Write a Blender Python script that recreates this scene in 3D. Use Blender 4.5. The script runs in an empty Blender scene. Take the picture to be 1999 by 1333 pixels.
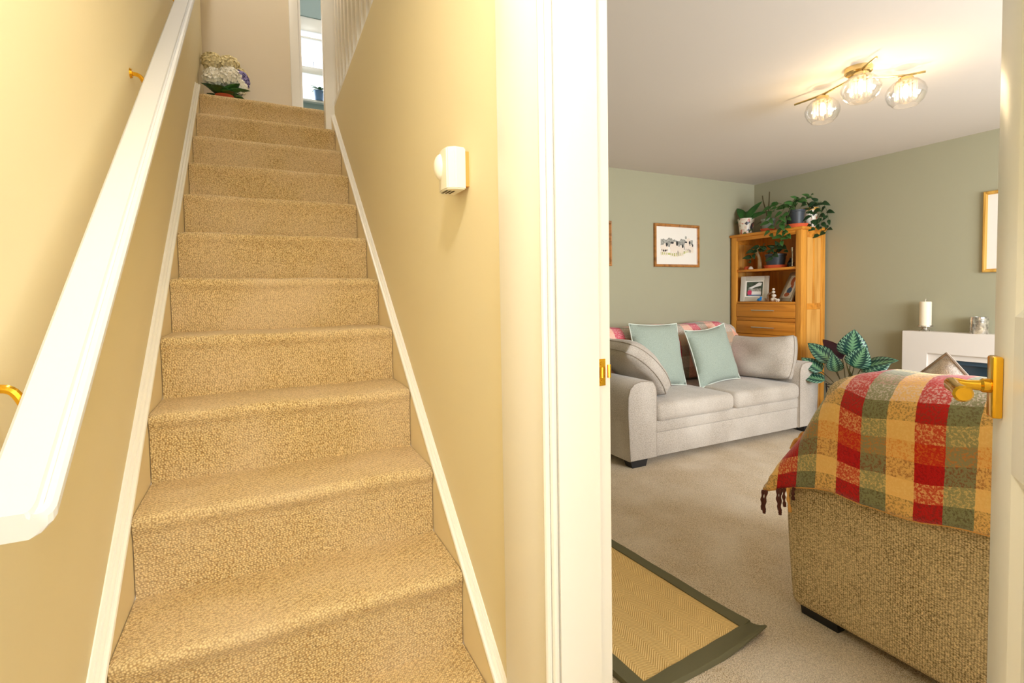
import bpy, bmesh, math, random
from mathutils import Vector, Matrix, Euler
random.seed(7)
S = bpy.context.scene
C = S.collection
PI = math.pi

# ------------------------------------------------------------------ camera
cd = bpy.data.cameras.new('camera'); cam = bpy.data.objects.new('camera', cd); C.objects.link(cam)
yaw, pitch, roll = math.radians(26.524), math.radians(-2.388), math.radians(-0.94)
fw = Vector((math.sin(yaw)*math.cos(pitch), math.cos(yaw)*math.cos(pitch), math.sin(pitch)))
rt = Vector((math.cos(yaw), -math.sin(yaw), 0)); up = rt.cross(fw)
rt, up = rt*math.cos(roll)+up*math.sin(roll), up*math.cos(roll)-rt*math.sin(roll)
M3 = Matrix((rt, up, -fw)).transposed()
cam.matrix_world = Matrix.Translation((0.292, -1.227, 1.316)) @ M3.to_4x4()
cd.sensor_fit = 'HORIZONTAL'; cd.sensor_width = 36; cd.lens = 986.27/1999*36
cd.shift_x = 0.0; cd.shift_y = (617.68-666.5)/1999
cd.clip_start = 0.02
S.camera = cam

# ------------------------------------------------------------------ world, exposure, lights
S.view_settings.view_transform = 'Standard'; S.view_settings.look = 'None'
S.view_settings.gamma = 1.0; S.view_settings.use_curve_mapping = False
S.view_settings.exposure = 0.0
S.cycles.use_denoising = True
S.cycles.max_bounces = 10; S.cycles.diffuse_bounces = 6; S.cycles.transparent_max_bounces = 16
S.cycles.sample_clamp_indirect = 6.0
w = bpy.data.worlds.new('overcast_sky'); S.world = w; w.use_nodes = True
w.node_tree.nodes['Background'].inputs[0].default_value = (0.93, 0.97, 1.0, 1)
w.node_tree.nodes['Background'].inputs[1].default_value = 3.0

def light(name, kind, loc, energy, col, size=0.1, size_y=None, look=None, spread=None):
    ld = bpy.data.lights.new(name, kind); lo = bpy.data.objects.new(name, ld); C.objects.link(lo)
    lo.location = loc; ld.energy = energy; ld.color = col
    if kind == 'AREA':
        ld.shape = 'RECTANGLE'; ld.size = size; ld.size_y = size_y or size
        if spread: ld.spread = spread
    else:
        ld.shadow_soft_size = size
    if look is not None:
        lo.rotation_euler = Vector(look).to_track_quat('-Z', 'Z').to_euler()
    return lo
WARM = (1.0, 0.955, 0.84); COOL = (0.90, 0.95, 1.0)
light('daylight_living_window', 'AREA', (3.5, -2.36, 1.55), 165, COOL, 2.3, 1.25, (0, 1, -0.05))
light('daylight_hall_door', 'AREA', (0.37, -2.55, 1.5), 16, COOL, 0.7, 1.4, (0, 1, 0))
light('hall_ceiling_lamp', 'POINT', (0.38, -0.82, 2.36), 27, WARM, 0.06)
light('landing_fill', 'POINT', (0.2, 1.9, 4.7), 42, (1.0, 0.95, 0.88), 0.08)  # added fill light, no fitting, brightens the stair top and balusters
light('upper_room_fill', 'POINT', (1.1, 4.1, 4.75), 16, (1.0, 0.97, 0.92), 0.1)  # added fill light, no fitting, lifts the blue grey walls
light('daylight_landing_window', 'AREA', (0.9, 5.12, 4.1), 14, COOL, 0.9, 0.9, (-0.1, -1, -0.2))

# ------------------------------------------------------------------ materials
def lin(c):
    return tuple(((v/255)/12.92 if v/255 <= .04045 else ((v/255+.055)/1.055)**2.4) for v in c[:3]) + (1,)
class NT:
    def __init__(s, name):
        s.m = bpy.data.materials.new(name); s.m.use_nodes = True; s.t = s.m.node_tree
        s.b = s.t.nodes['Principled BSDF']; s.out = s.t.nodes['Material Output']
    def n(s, kind, **kw):
        nd = s.t.nodes.new(kind)
        for k, v in kw.items():
            if k.startswith('i_'):
                key = k[2:]; key = int(key) if key.isdigit() else key.replace('_', ' ')
                nd.inputs[key].default_value = v
            else: setattr(nd, k, v)
        return nd
    def l(s, a, b): s.t.links.new(a, b)
    def coord(s, out='Object', scale=(1, 1, 1), rot=(0, 0, 0)):
        t = s.n('ShaderNodeTexCoord'); m = s.n('ShaderNodeMapping')
        m.inputs['Scale'].default_value = scale; m.inputs['Rotation'].default_value = rot
        s.l(t.outputs[out], m.inputs[0]); return m.outputs[0]
    def ramp(s, fac, stops, interp='LINEAR'):
        r = s.n('ShaderNodeValToRGB'); r.color_ramp.interpolation = interp
        e = r.color_ramp.elements
        while len(e) < len(stops): e.new(0.5)
        for el, (p, c) in zip(e, stops): el.position = p; el.color = c
        s.l(fac, r.inputs[0]); return r.outputs[0]
    def bump(s, h, strength=.5, dist=.003):
        b = s.n('ShaderNodeBump'); b.inputs['Strength'].default_value = strength; b.inputs['Distance'].default_value = dist
        s.l(h, b.inputs['Height']); s.l(b.outputs[0], s.b.inputs['Normal'])
    def mix(s, a, b, fac, mode='MIX'):
        m = s.n('ShaderNodeMix', data_type='RGBA', blend_type=mode)
        for sock, v in ((m.inputs[6], a), (m.inputs[7], b), (m.inputs[0], fac)):
            if hasattr(v, 'is_linked') or hasattr(v, 'links'): s.l(v, sock)
            else: sock.default_value = v
        return m.outputs[2]

def plain(name, rgb, rough=.5, metal=0.0, bump=0.0, bscale=200, spec=None, var=0.0, vscale=6):
    m = NT(name); m.b.inputs['Base Color'].default_value = lin(rgb)
    m.b.inputs['Roughness'].default_value = rough; m.b.inputs['Metallic'].default_value = metal
    if spec is not None: m.b.inputs['Specular IOR Level'].default_value = spec
    if var:
        n = m.n('ShaderNodeTexNoise', i_Scale=vscale, i_Detail=3.0); m.l(m.coord(), n.inputs['Vector'])
        c0 = lin(tuple(v*(1-var) for v in rgb)); c1 = lin(tuple(min(255, v*(1+var)) for v in rgb))
        m.l(m.ramp(n.outputs[0], [(.3, c0), (.7, c1)]), m.b.inputs['Base Color'])
    if bump:
        n = m.n('ShaderNodeTexNoise', i_Scale=bscale, i_Detail=2.0); m.l(m.coord(), n.inputs['Vector'])
        m.bump(n.outputs[0], bump, .002)
    return m.m

def loops(name, light_c, dark_c, scale, strength, dist, rnd=.8, tint=None, sc=(1, 1, 1), rot=(.3, .2, .785), sheen=.2, p=(.22, .75), g=.15):
    """looped or woven textile: cells with bright tops and dark pits"""
    m = NT(name); co = m.coord('Object', sc, rot)
    v = m.n('ShaderNodeTexVoronoi', i_Scale=scale, i_Randomness=rnd); m.l(co, v.inputs['Vector'])
    col = m.ramp(v.outputs['Distance'], [(p[0], lin(light_c)), (p[1], lin(dark_c))])
    n2 = m.n('ShaderNodeTexNoise', i_Scale=scale*.5, i_Detail=2.0); m.l(co, n2.inputs['Vector'])
    g = m.ramp(n2.outputs[0], [(.35, (1-g, 1-g, 1-g, 1)), (.65, (1+g*.4, 1+g*.4, 1+g*.4, 1))])
    col = m.mix(col, g, 1.0, 'MULTIPLY')
    n = m.n('ShaderNodeTexNoise', i_Scale=3.5, i_Detail=2.0); m.l(m.coord(), n.inputs['Vector'])
    f = m.ramp(n.outputs[0], [(.38, (0, 0, 0, 1)), (.68, (1, 1, 1, 1))])
    if tint: col = m.mix(col, m.mix(col, lin(tint), .35), f)
    m.l(col, m.b.inputs['Base Color'])
    m.b.inputs['Roughness'].default_value = .95; m.b.inputs['Specular IOR Level'].default_value = .1
    m.b.inputs['Sheen Weight'].default_value = sheen
    inv = m.n('ShaderNodeMath', operation='SUBTRACT'); inv.inputs[0].default_value = 1.0; m.l(v.outputs['Distance'], inv.inputs[1])
    m.bump(inv.outputs[0], strength, dist)
    return m.m

def wood(name, c1, c2, axis='z', rough=.38):
    m = NT(name); sc = {'z': (14, 14, .9), 'y': (14, .9, 14), 'x': (.9, 14, 14)}[axis]
    co = m.coord('Object', sc)
    n = m.n('ShaderNodeTexNoise', i_Scale=1.6, i_Detail=5.0, i_Distortion=.6); m.l(co, n.inputs['Vector'])
    col = m.ramp(n.outputs[0], [(.3, lin(c2)), (.5, lin(c1)), (.72, lin(tuple(min(255, v*1.06) for v in c1)))])
    m.l(col, m.b.inputs['Base Color']); m.b.inputs['Roughness'].default_value = rough
    m.bump(n.outputs[0], .08, .002)
    return m.m

def glass(name, rgb=(255, 255, 255), gloss=.12, rough=.02):
    m = NT(name); tr = m.n('ShaderNodeBsdfTransparent'); tr.inputs[0].default_value = lin(rgb)
    gl = m.n('ShaderNodeBsdfGlossy'); gl.inputs['Roughness'].default_value = rough
    lw = m.n('ShaderNodeLayerWeight'); lw.inputs[0].default_value = .35
    mp = m.n('ShaderNodeMapRange'); mp.inputs[3].default_value = .03; mp.inputs[4].default_value = max(gloss, .05)*4
    m.l(lw.outputs['Facing'], mp.inputs[0])
    mx = m.n('ShaderNodeMixShader'); m.l(mp.outputs[0], mx.inputs[0]); m.l(tr.outputs[0], mx.inputs[1]); m.l(gl.outputs[0], mx.inputs[2])
    m.l(mx.outputs[0], m.out.inputs['Surface']); return m.m

def emit(name, col, st):
    m = NT(name); m.b.inputs['Emission Color'].default_value = col; m.b.inputs['Emission Strength'].default_value = st
    return m.m

def plaid(name, cols, rows, ncol, nrow):
    """woven check: warp colours along UV x, weft colours along UV y"""
    m = NT(name); t = m.n('ShaderNodeTexCoord'); sx = m.n('ShaderNodeSeparateXYZ'); 
    nz = m.n('ShaderNodeTexNoise', i_Scale=60.0, i_Detail=2.0); m.l(m.coord(), nz.inputs['Vector'])
    off = m.n('ShaderNodeVectorMath', operation='MULTIPLY_ADD'); m.l(nz.outputs['Color'], off.inputs[0])
    off.inputs[1].default_value = (.05, .05, 0)
    m.l(t.outputs['UV'], off.inputs[2]); m.l(off.outputs[0], sx.inputs[0])
    def band(sock, lst, n):
        d = m.n('ShaderNodeMath', operation='DIVIDE'); m.l(sock, d.inputs[0]); d.inputs[1].default_value = n
        f = m.n('ShaderNodeMath', operation='FRACT'); m.l(d.outputs[0], f.inputs[0])
        return m.ramp(f.outputs[0], [(i/len(lst), lin(c)) for i, c in enumerate(lst)], 'CONSTANT')
    a = band(sx.outputs[0], cols, ncol); b = band(sx.outputs[1], rows, nrow)
    v = m.n('ShaderNodeTexNoise', i_Scale=140.0, i_Detail=2.0, i_Roughness=.7); m.l(m.coord('Object', (1, 1, 1)), v.inputs['Vector'])
    fac = m.ramp(v.outputs[0], [(.47, (.10, .10, .10, 1)), (.61, (.60, .60, .60, 1))])
    m.l(m.mix(a, b, fac), m.b.inputs['Base Color'])
    m.b.inputs['Roughness'].default_value = .95; m.b.inputs['Specular IOR Level'].default_value = .05
    m.b.inputs['Sheen Weight'].default_value = .35
    m.bump(v.outputs[0], .6, .004); return m.m

def leafmat(name, dark, lightc, edge, stripes=9):
    """leaf with a pale feathered midrib, UV x across (-1..1), UV y along (0..1)"""
    m = NT(name); t = m.n('ShaderNodeTexCoord'); sx = m.n('ShaderNodeSeparateXYZ'); m.l(t.outputs['UV'], sx.inputs[0])
    ab = m.n('ShaderNodeMath', operation='ABSOLUTE'); m.l(sx.outputs[0], ab.inputs[0])
    k = m.n('ShaderNodeMath', operation='MULTIPLY_ADD'); m.l(ab.outputs[0], k.inputs[0]); k.inputs[1].default_value = -.32; m.l(sx.outputs[1], k.inputs[2])
    s = m.n('ShaderNodeMath', operation='MULTIPLY'); m.l(k.outputs[0], s.inputs[0]); s.inputs[1].default_value = stripes*2*PI
    sn = m.n('ShaderNodeMath', operation='SINE'); m.l(s.outputs[0], sn.inputs[0])
    a = m.n('ShaderNodeMath', operation='MULTIPLY_ADD'); m.l(sn.outputs[0], a.inputs[0]); a.inputs[1].default_value = .16; m.l(ab.outputs[0], a.inputs[2])
    col = m.ramp(a.outputs[0], [(0.0, lin(lightc)), (.12, lin(lightc)), (.30, lin(dark)), (.66, lin(dark)), (.72, lin(edge)), (.80, lin(edge)), (.9, lin(dark))])
    m.l(col, m.b.inputs['Base Color']); m.b.inputs['Roughness'].default_value = .35
    return m.m

MAT = dict(
  wall_cream=plain('wall_cream', (229, 218, 184), .8, bump=.06, bscale=300),
  wall_landing=plain('wall_landing', (222, 210, 188), .8, bump=.06, bscale=300),
  wall_sage=plain('wall_sage', (166, 162, 136), .85, bump=.06, bscale=300),
  wall_blue=plain('wall_blue', (160, 178, 178), .8, bump=.05),
  ceil=plain('ceiling_white', (216, 208, 200), .9, bump=.04, bscale=250),
  white=plain('white_gloss_paint', (242, 240, 234), .32), railwhite=plain('rail_paint', (216, 217, 219), .45),
  string=plain('string_paint', (236, 222, 188), .5, bump=.03),
  stair_carpet=loops('stair_carpet', (246, 222, 166), (168, 134, 82), 205, .8, .004, .55, (232, 210, 178), g=.1),
  room_carpet=loops('room_carpet', (236, 216, 184), (170, 144, 106), 260, .8, .004, 1.0, (236, 224, 206)),
  brass=plain('brass', (238, 186, 60), .16, 1.0),
  chrome=plain('chrome', (232, 230, 226), .32, 1.0),
  nickel=plain('brushed_brass', (220, 196, 140), .25, 1.0),
  plastic=plain('ivory_plastic', (240, 236, 222), .4),
  dark=plain('dark_slot', (70, 60, 42), .7),
  black=plain('black_foot', (26, 24, 26), .5),
  glass=glass('clear_glass'), pane=glass('window_glass', (250, 252, 255), .1),
  sofa=loops('sofa_chenille', (208, 198, 186), (160, 148, 134), 330, .5, .002, 1.0, (222, 214, 204), sheen=.3),
  chair=loops('armchair_tweed', (242, 214, 162), (98, 72, 38), 180, .9, .004, .45, (222, 198, 152), sc=(1, .75, 1.3), rot=(0, 0, 0), sheen=.1, g=.2),
  sage=loops('sage_linen', (172, 184, 172), (152, 164, 152), 420, .3, .001, 1.0, sheen=.15),
  piping=plain('pale_piping', (214, 220, 208), .8),
  seam=plain('sofa_piping', (150, 138, 124), .9),
  oak=wood('oak_upright', (218, 150, 58), (186, 116, 36), 'z'),
  oak_y=wood('oak_crosswise', (214, 140, 48), (182, 108, 30), 'y'),
  oak_panel=wood('oak_panel', (222, 164, 84), (196, 132, 52), 'z'),
  frame_wood=wood('picture_frame_wood', (176, 118, 58), (132, 84, 36), 'y', .3),
  gold=wood('gilt_frame', (208, 160, 74), (168, 118, 42), 'z', .3),
  mount=plain('picture_mount', (236, 230, 220), .8),
  ink=plain('ink', (52, 50, 50), .8), inkgrey=plain('ink_grey', (150, 148, 140), .8, var=.25, vscale=70),
  cow=plain('cow_cream', (232, 218, 202), .8), meadow=plain('meadow_wash', (178, 180, 112), .8, var=.2, vscale=60),
  silver=plain('silver_frame', (214, 210, 202), .4, .5),
  pewter=plain('pewter_frame', (176, 164, 142), .4, .4),
  photo_dark=plain('photo_dark_green', (62, 72, 58), .4, var=.3, vscale=50),
  photo_skin=plain('photo_orange', (190, 104, 66), .5), photo_pink=plain('photo_pink', (206, 60, 98), .5),
  photo_white=plain('photo_white', (232, 230, 228), .5), photo_blue=plain('photo_blue', (72, 100, 140), .5),
  mantel=plain('fireplace_white', (226, 218, 210), .55),
  firebox=plain('firebox_blue_grey', (54, 74, 90), .25), fireglass=plain('firebox_glass', (40, 58, 72), .08, spec=.8),
  wax=plain('candle_wax', (240, 228, 204), .55),
  mercury=plain('mercury_glass', (206, 200, 190), .2, .85, bump=.6, bscale=60, var=.25, vscale=45),
  leaf=plain('leaf_green', (58, 104, 44), .42, var=.25, vscale=12), leaf_dark=plain('leaf_dark', (34, 68, 34), .4, var=.25, vscale=12),
  leaf_orchid=plain('leaf_orchid', (40, 96, 36), .3, var=.15, vscale=9), purple=plain('leaf_underside', (66, 22, 48), .5),
  calathea=leafmat('calathea_leaf', (20, 62, 58), (112, 158, 116), (140, 184, 150)),
  stem=plain('stem_brown', (74, 66, 36), .7), stem_green=plain('stem_green', (84, 100, 48), .6),
  terracotta=plain('terracotta', (206, 88, 48), .7, var=.08), potgrey=plain('dark_grey_pot', (58, 64, 72), .45),
  potblack=plain('black_pot', (30, 32, 36), .4), potblue=plain('blue_pot', (96, 128, 168), .4), potgreen=plain('grey_green_pot', (132, 140, 128), .5),
  petal_w=plain('petal_white', (250, 246, 232), .7), petal_c=plain('petal_cream', (238, 224, 176), .7), petal_l=plain('petal_lilac', (158, 148, 196), .7),
  wicker=loops('wicker', (196, 168, 128), (110, 86, 58), 60, .7, .004, .3, rot=(0, 0, 0)),
  wire=plain('black_wire', (22, 22, 22), .5),
  jute=None, rugborder=plain('rug_border_olive', (98, 92, 62), .85, bump=.3, bscale=500),
  coffee=plain('dark_tassel', (84, 40, 26), .9), tan=plain('tan_tassel', (216, 158, 84), .9),
  fig_blue=plain('figurine_blue', (30, 120, 190), .3), fig_white=plain('figurine_white', (236, 226, 214), .4), fig_brown=plain('figurine_brown', (128, 92, 62), .6),
  twig=plain('bleached_wood', (206, 182, 146), .6), soil=plain('soil', (50, 38, 28), .95),
)
def jute():
    m = NT('jute_herringbone'); co = m.coord('Object')
    s = m.n('ShaderNodeSeparateXYZ'); m.l(co, s.inputs[0])
    # herringbone: diagonal ribs that flip direction in every band
    fr = m.n('ShaderNodeMath', operation='PINGPONG'); m.l(s.outputs[0], fr.inputs[0]); fr.inputs[1].default_value = .055
    ad = m.n('ShaderNodeMath', operation='MULTIPLY_ADD'); m.l(fr.outputs[0], ad.inputs[0]); ad.inputs[1].default_value = 1.0; m.l(s.outputs[1], ad.inputs[2])
    mu = m.n('ShaderNodeMath', operation='MULTIPLY'); m.l(ad.outputs[0], mu.inputs[0]); mu.inputs[1].default_value = 2*PI/.011
    sn = m.n('ShaderNodeMath', operation='SINE'); m.l(mu.outputs[0], sn.inputs[0])
    col = m.ramp(sn.outputs[0], [(0.0, lin((206, 166, 98))), (.6, lin((240, 206, 138)))])
    n = m.n('ShaderNodeTexNoise', i_Scale=400.0); m.l(co, n.inputs['Vector'])
    col = m.mix(col, m.ramp(n.outputs[0], [(.3, (.75, .75, .75, 1)), (.7, (1.1, 1.1, 1.1, 1))]), .6, 'MULTIPLY')
    m.l(col, m.b.inputs['Base Color']); m.b.inputs['Roughness'].default_value = .9
    m.bump(sn.outputs[0], .35, .002); return m.m
MAT['jute'] = jute()
def floral():
    m = NT('floral_pot'); v = m.n('ShaderNodeTexVoronoi', i_Scale=38.0); m.l(m.coord(), v.inputs['Vector'])
    sp = m.n('ShaderNodeSeparateColor'); m.l(v.outputs['Color'], sp.inputs[0])
    c = m.ramp(sp.outputs[0], [(0, lin((236, 228, 214))), (.5, lin((228, 206, 190))), (.66, lin((204, 120, 96))), (.76, lin((84, 108, 70))), (.88, lin((70, 62, 70)))], 'CONSTANT')
    m.l(c, m.b.inputs['Base Color']); m.b.inputs['Roughness'].default_value = .3; return m.m
MAT['floral'] = floral()
RED, GRN, YEL = (196, 22, 18), (138, 138, 96), (242, 190, 108)
def crystal():
    m = NT('crystal_rod'); tl = m.n('ShaderNodeBsdfTranslucent'); tl.inputs[0].default_value = (.8, .76, .7, 1)
    gl = m.n('ShaderNodeBsdfGlossy'); gl.inputs['Roughness'].default_value = .08; tr = m.n('ShaderNodeBsdfTransparent')
    a = m.n('ShaderNodeMixShader'); a.inputs[0].default_value = .3; m.l(tl.outputs[0], a.inputs[1]); m.l(gl.outputs[0], a.inputs[2])
    b = m.n('ShaderNodeMixShader'); b.inputs[0].default_value = .26; m.l(tr.outputs[0], b.inputs[1]); m.l(a.outputs[0], b.inputs[2])
    m.l(b.outputs[0], m.out.inputs['Surface']); return m.m
MAT['crystal'] = crystal()
MAT['throw'] = plaid('throw_plaid', [RED, GRN, YEL], [(74, 40, 28), (250, 206, 128), (132, 6, 10), (222, 120, 40), (250, 206, 128), (96, 66, 44), (238, 214, 206), (216, 160, 156)], 3, 8)  # last two row colours paint in daylight whitening the top
MAT['throw2'] = plaid('throw_plaid_daylit', [(206, 24, 70), (164, 160, 140), (238, 178, 150)], [(126, 84, 76), (250, 206, 196), (160, 14, 44), (226, 144, 104), (246, 214, 210), (112, 80, 74)], 3, 6)  # same cloth as the armchair throw, daylight tint put into the colours

# ------------------------------------------------------------------ builders
def mw(o):
    m = o.matrix_basis.copy()
    while o.parent: o = o.parent; m = o.matrix_basis @ m
    return m
def obj(name, bm, mat, parent=None, smooth=35, local=False, recalc=True):
    if recalc: bmesh.ops.recalc_face_normals(bm, faces=bm.faces[:])
    me = bpy.data.meshes.new(name)
    o = bpy.data.objects.new(name, me); C.objects.link(o)
    if parent:
        o.parent = parent
        if not local: bm.transform(mw(parent).inverted())
    elif bm.verts:
        xs = [v.co.x for v in bm.verts]; ys = [v.co.y for v in bm.verts]; z0 = min(v.co.z for v in bm.verts)
        b = Vector(((min(xs)+max(xs))/2, (min(ys)+max(ys))/2, z0)); bm.transform(Matrix.Translation(-b)); o.location = b
    bm.to_mesh(me); bm.free()
    for m in (mat if isinstance(mat, (list, tuple)) else [mat]): me.materials.append(MAT[m] if isinstance(m, str) else m)
    if smooth:
        me.shade_smooth(); me.set_sharp_from_angle(angle=math.radians(smooth))
    return o
def thing(name, label, cat, loc=(0, 0, 0), rz=0.0, group=None):
    o = bpy.data.objects.new(name, None); C.objects.link(o); o.empty_display_size = .05
    o.location = loc; o.rotation_euler = (0, 0, rz); return tag(o, label, cat, group)
def tag(o, label, cat, group=None):
    o['label'] = label; o['category'] = cat
    if group: o['group'] = group
    return o
def struct(o, label=None):
    o['kind'] = 'structure'
    if label: o['label'] = label
    return o
def sgroup(name, loc):
    o = bpy.data.objects.new(name, None); C.objects.link(o); o.location = loc; o['kind'] = 'structure'; return o
def dup(src, parent, mat4=None, name=None):
    c = src.copy(); C.objects.link(c); c.parent = parent
    if mat4 is not None: c.matrix_basis = mat4
    return c
N = bmesh.new
def box(bm, x0, x1, y0, y1, z0, z1, r=0.0, seg=2, mi=0):
    g = bmesh.ops.create_cube(bm, size=1.0); vs = g['verts']
    for v in vs: v.co = Vector((x0+(v.co.x+.5)*(x1-x0), y0+(v.co.y+.5)*(y1-y0), z0+(v.co.z+.5)*(z1-z0)))
    fs = set(f for v in vs for f in v.link_faces)
    for f in fs: f.material_index = mi
    if r > 0:
        es = list(set(e for v in vs for e in v.link_edges))
        rr = min(r, .49*min(abs(x1-x0), abs(y1-y0), abs(z1-z0)))
        bmesh.ops.bevel(bm, geom=es, offset=rr, segments=seg, profile=.5, affect='EDGES')
    return bm
def B(x0, x1, y0, y1, z0, z1, r=0.0, seg=2): return box(N(), x0, x1, y0, y1, z0, z1, r, seg)
def prism(bm, pts, a0, a1, axis='x', f=None):
    """closed profile pts (2D) swept between a0 and a1 along an axis; axis x: pts=(y,z), y: (x,z), z: (x,y)"""
    def P(a, p):
        q = {'x': (a, p[0], p[1]), 'y': (p[0], a, p[1]), 'z': (p[0], p[1], a)}[axis]
        return f(Vector(q)) if f else Vector(q)
    n = len(pts); A = [bm.verts.new(P(a0, p)) for p in pts]; D = [bm.verts.new(P(a1, p)) for p in pts]
    for i in range(n): bm.faces.new((A[i], A[(i+1) % n], D[(i+1) % n], D[i]))
    bm.faces.new(A[::-1]); bm.faces.new(D); return bm
def lathe(bm, prof, o=(0, 0, 0), seg=24, close=True):
    """prof: (radius, z) list from bottom to top"""
    rings = []
    for r, z in prof:
        if r < 1e-5: rings.append([bm.verts.new((o[0], o[1], o[2]+z))])
        else: rings.append([bm.verts.new((o[0]+r*math.cos(2*PI*i/seg), o[1]+r*math.sin(2*PI*i/seg), o[2]+z)) for i in range(seg)])
    for a, b in zip(rings, rings[1:]):
        if len(a) == 1 and len(b) == 1: continue
        for i in range(seg):
            j = (i+1) % seg
            if len(a) == 1: bm.faces.new((a[0], b[j], b[i]))
            elif len(b) == 1: bm.faces.new((a[i], a[j], b[0]))
            else: bm.faces.new((a[i], a[j], b[j], b[i]))
    if close:
        for rg in (rings[0], rings[-1]):
            if len(rg) > 2: bm.faces.new(rg)
    return bm
def tube(bm, pts, r, seg=8, caps=True):
    pts = [Vector(p) for p in pts]; rings = []; n = len(pts)
    rs = r if isinstance(r, (list, tuple)) else [r]*n
    ref = None
    for i, p in enumerate(pts):
        d = (pts[min(i+1, n-1)]-pts[max(i-1, 0)]).normalized()
        if ref is None: ref = d.orthogonal().normalized()
        ref = (ref-d*ref.dot(d)); ref = ref.normalized() if ref.length > 1e-6 else d.orthogonal().normalized()
        b = d.cross(ref)
        rings.append([bm.verts.new(p+(ref*math.cos(2*PI*k/seg)+b*math.sin(2*PI*k/seg))*rs[i]) for k in range(seg)])
    for a, b in zip(rings, rings[1:]):
        for k in range(seg): bm.faces.new((a[k], a[(k+1) % seg], b[(k+1) % seg], b[k]))
    if caps: bm.faces.new(rings[0][::-1]); bm.faces.new(rings[-1])
    return bm
def curve(pts, n=8):
    """smooth Catmull-Rom through pts"""
    P = [Vector(p) for p in pts]; P = [P[0]*2-P[1]]+P+[P[-1]*2-P[-2]]; out = []
    for i in range(1, len(P)-2):
        for k in range(n):
            t = k/n; a, b, c, d = P[i-1:i+3]
            out.append(.5*((2*b)+(c-a)*t+(2*a-5*b+4*c-d)*t*t+(3*b-a-3*c+d)*t**3))
    out.append(P[-2]); return out
def pillow(bm, w, h, t, pinch=.07, gusset=0.0, n=14, wob=.0, seed=1, sag=0.0, corner=0.0, bow=0.0):
    """stuffed cushion in local XZ plane (width x, height z), thickness along y; corners pinched"""
    rnd = random.Random(seed); ph = [rnd.uniform(0, 6) for _ in range(6)]
    def P(i, j, s):
        u, v = 2*i/n-1, 2*j/n-1
        x = u*w/2*(1-pinch*(1-v*v)*abs(u)**3*0-pinch*(1-v*v)*(abs(u)**2)); z = v*h/2*(1-pinch*(1-u*u)*(abs(v)**2))
        e = max(0, (1-abs(u)**2.6)*(1-abs(v)**2.6))**.5
        y = s*(gusset/2+(t-gusset)/2*e)
        y += s*wob*e*(math.sin(5*u+ph[0])*math.cos(4*v+ph[1])+.6*math.sin(9*u*v+ph[2]))
        z -= sag*(1-u*u)*max(0, v)*h
        k = corner*u*u*v*v; x *= 1-k; z *= 1-k; y += bow*(1-v*v)+bow*.5*(1-u*u)*v
        return Vector((x, y, z))
    F = [[bm.verts.new(P(i, j, -1)) for j in range(n+1)] for i in range(n+1)]
    K = [[bm.verts.new(P(i, j, 1)) for j in range(n+1)] for i in range(n+1)]
    for G in (F, K):
        for i in range(n):
            for j in range(n): bm.faces.new((G[i][j], G[i+1][j], G[i+1][j+1], G[i][j+1]))
    per = [(i, 0) for i in range(n)]+[(n, j) for j in range(n)]+[(i, n) for i in range(n, 0, -1)]+[(0, j) for j in range(n, 0, -1)]
    for (a, b), (c, d) in zip(per, per[1:]+per[:1]): bm.faces.new((F[a][b], F[c][d], K[c][d], K[a][b]))
    rim = [(F[a][b].co+K[a][b].co)/2 for a, b in per]; rf = [F[a][b].co.copy() for a, b in per]; rk = [K[a][b].co.copy() for a, b in per]
    if gusset < .005: bmesh.ops.remove_doubles(bm, verts=bm.verts[:], dist=.0008)
    return rim, rf, rk
def leaf(bm, L, W, bend=.3, fold=.12, nu=7, tipw=.55, wav=0.0):
    """leaf along +Y from the origin, face up +Z, drooping by bend; UVs across / along"""
    uv = bm.loops.layers.uv.verify(); rows = []
    for i in range(nu+1):
        t = i/nu; wd = W/2*(math.sin(PI*t**tipw)**.8 if 0 < t < 1 else 0.02)
        a = bend*t; y = L*t*math.cos(a*.5); z = -L*t*math.sin(a*.5)*1.0
        rows.append([(bm.verts.new((x*wd, y, z+abs(x)*wd*fold*2+wav*math.sin(12*t+x)*abs(x))), x, t) for x in (-1, -.5, 0, .5, 1)])
    for a, b in zip(rows, rows[1:]):
        for k in range(4):
            q = (a[k], a[k+1], b[k+1], b[k]); f = bm.faces.new([v[0] for v in q])
            for lp, v in zip(f.loops, q): lp[uv].uv = (v[1], v[2])
    return bm
def solid(o, th=.0012):
    m = o.modifiers.new('thickness', 'SOLIDIFY'); m.thickness = th; m.offset = 0; return o
def aim(loc, d, n=(0, 0, 1), roll=0.0):
    """matrix with +Y along d and +Z near n"""
    y = Vector(d).normalized(); x = y.cross(Vector(n)).normalized(); z = x.cross(y)
    m = Matrix((x, y, z)).transposed().to_4x4()
    return Matrix.Translation(loc) @ m @ Matrix.Rotation(roll, 4, 'Y')

# ================================================================== SETTING
GO, RI = 0.2476, 0.2           # going and rise of a stair step
XW = -0.025                    # left hall wall
XR, YB, CE = 5.389, 2.737, 2.53  # living room: right wall, back wall, ceiling
YS, YH = -2.4, -2.6            # living room window wall, hall front wall
xr = lambda y: 0.745+0.0085*y  # inner face of the right string
YO0, YO1 = -0.46, -1.20        # doorway into the living room (latch side, hinge side)
LZ, LC, LB = 2.6, 5.0, 3.2     # landing floor, upstairs ceiling, landing back wall

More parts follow.
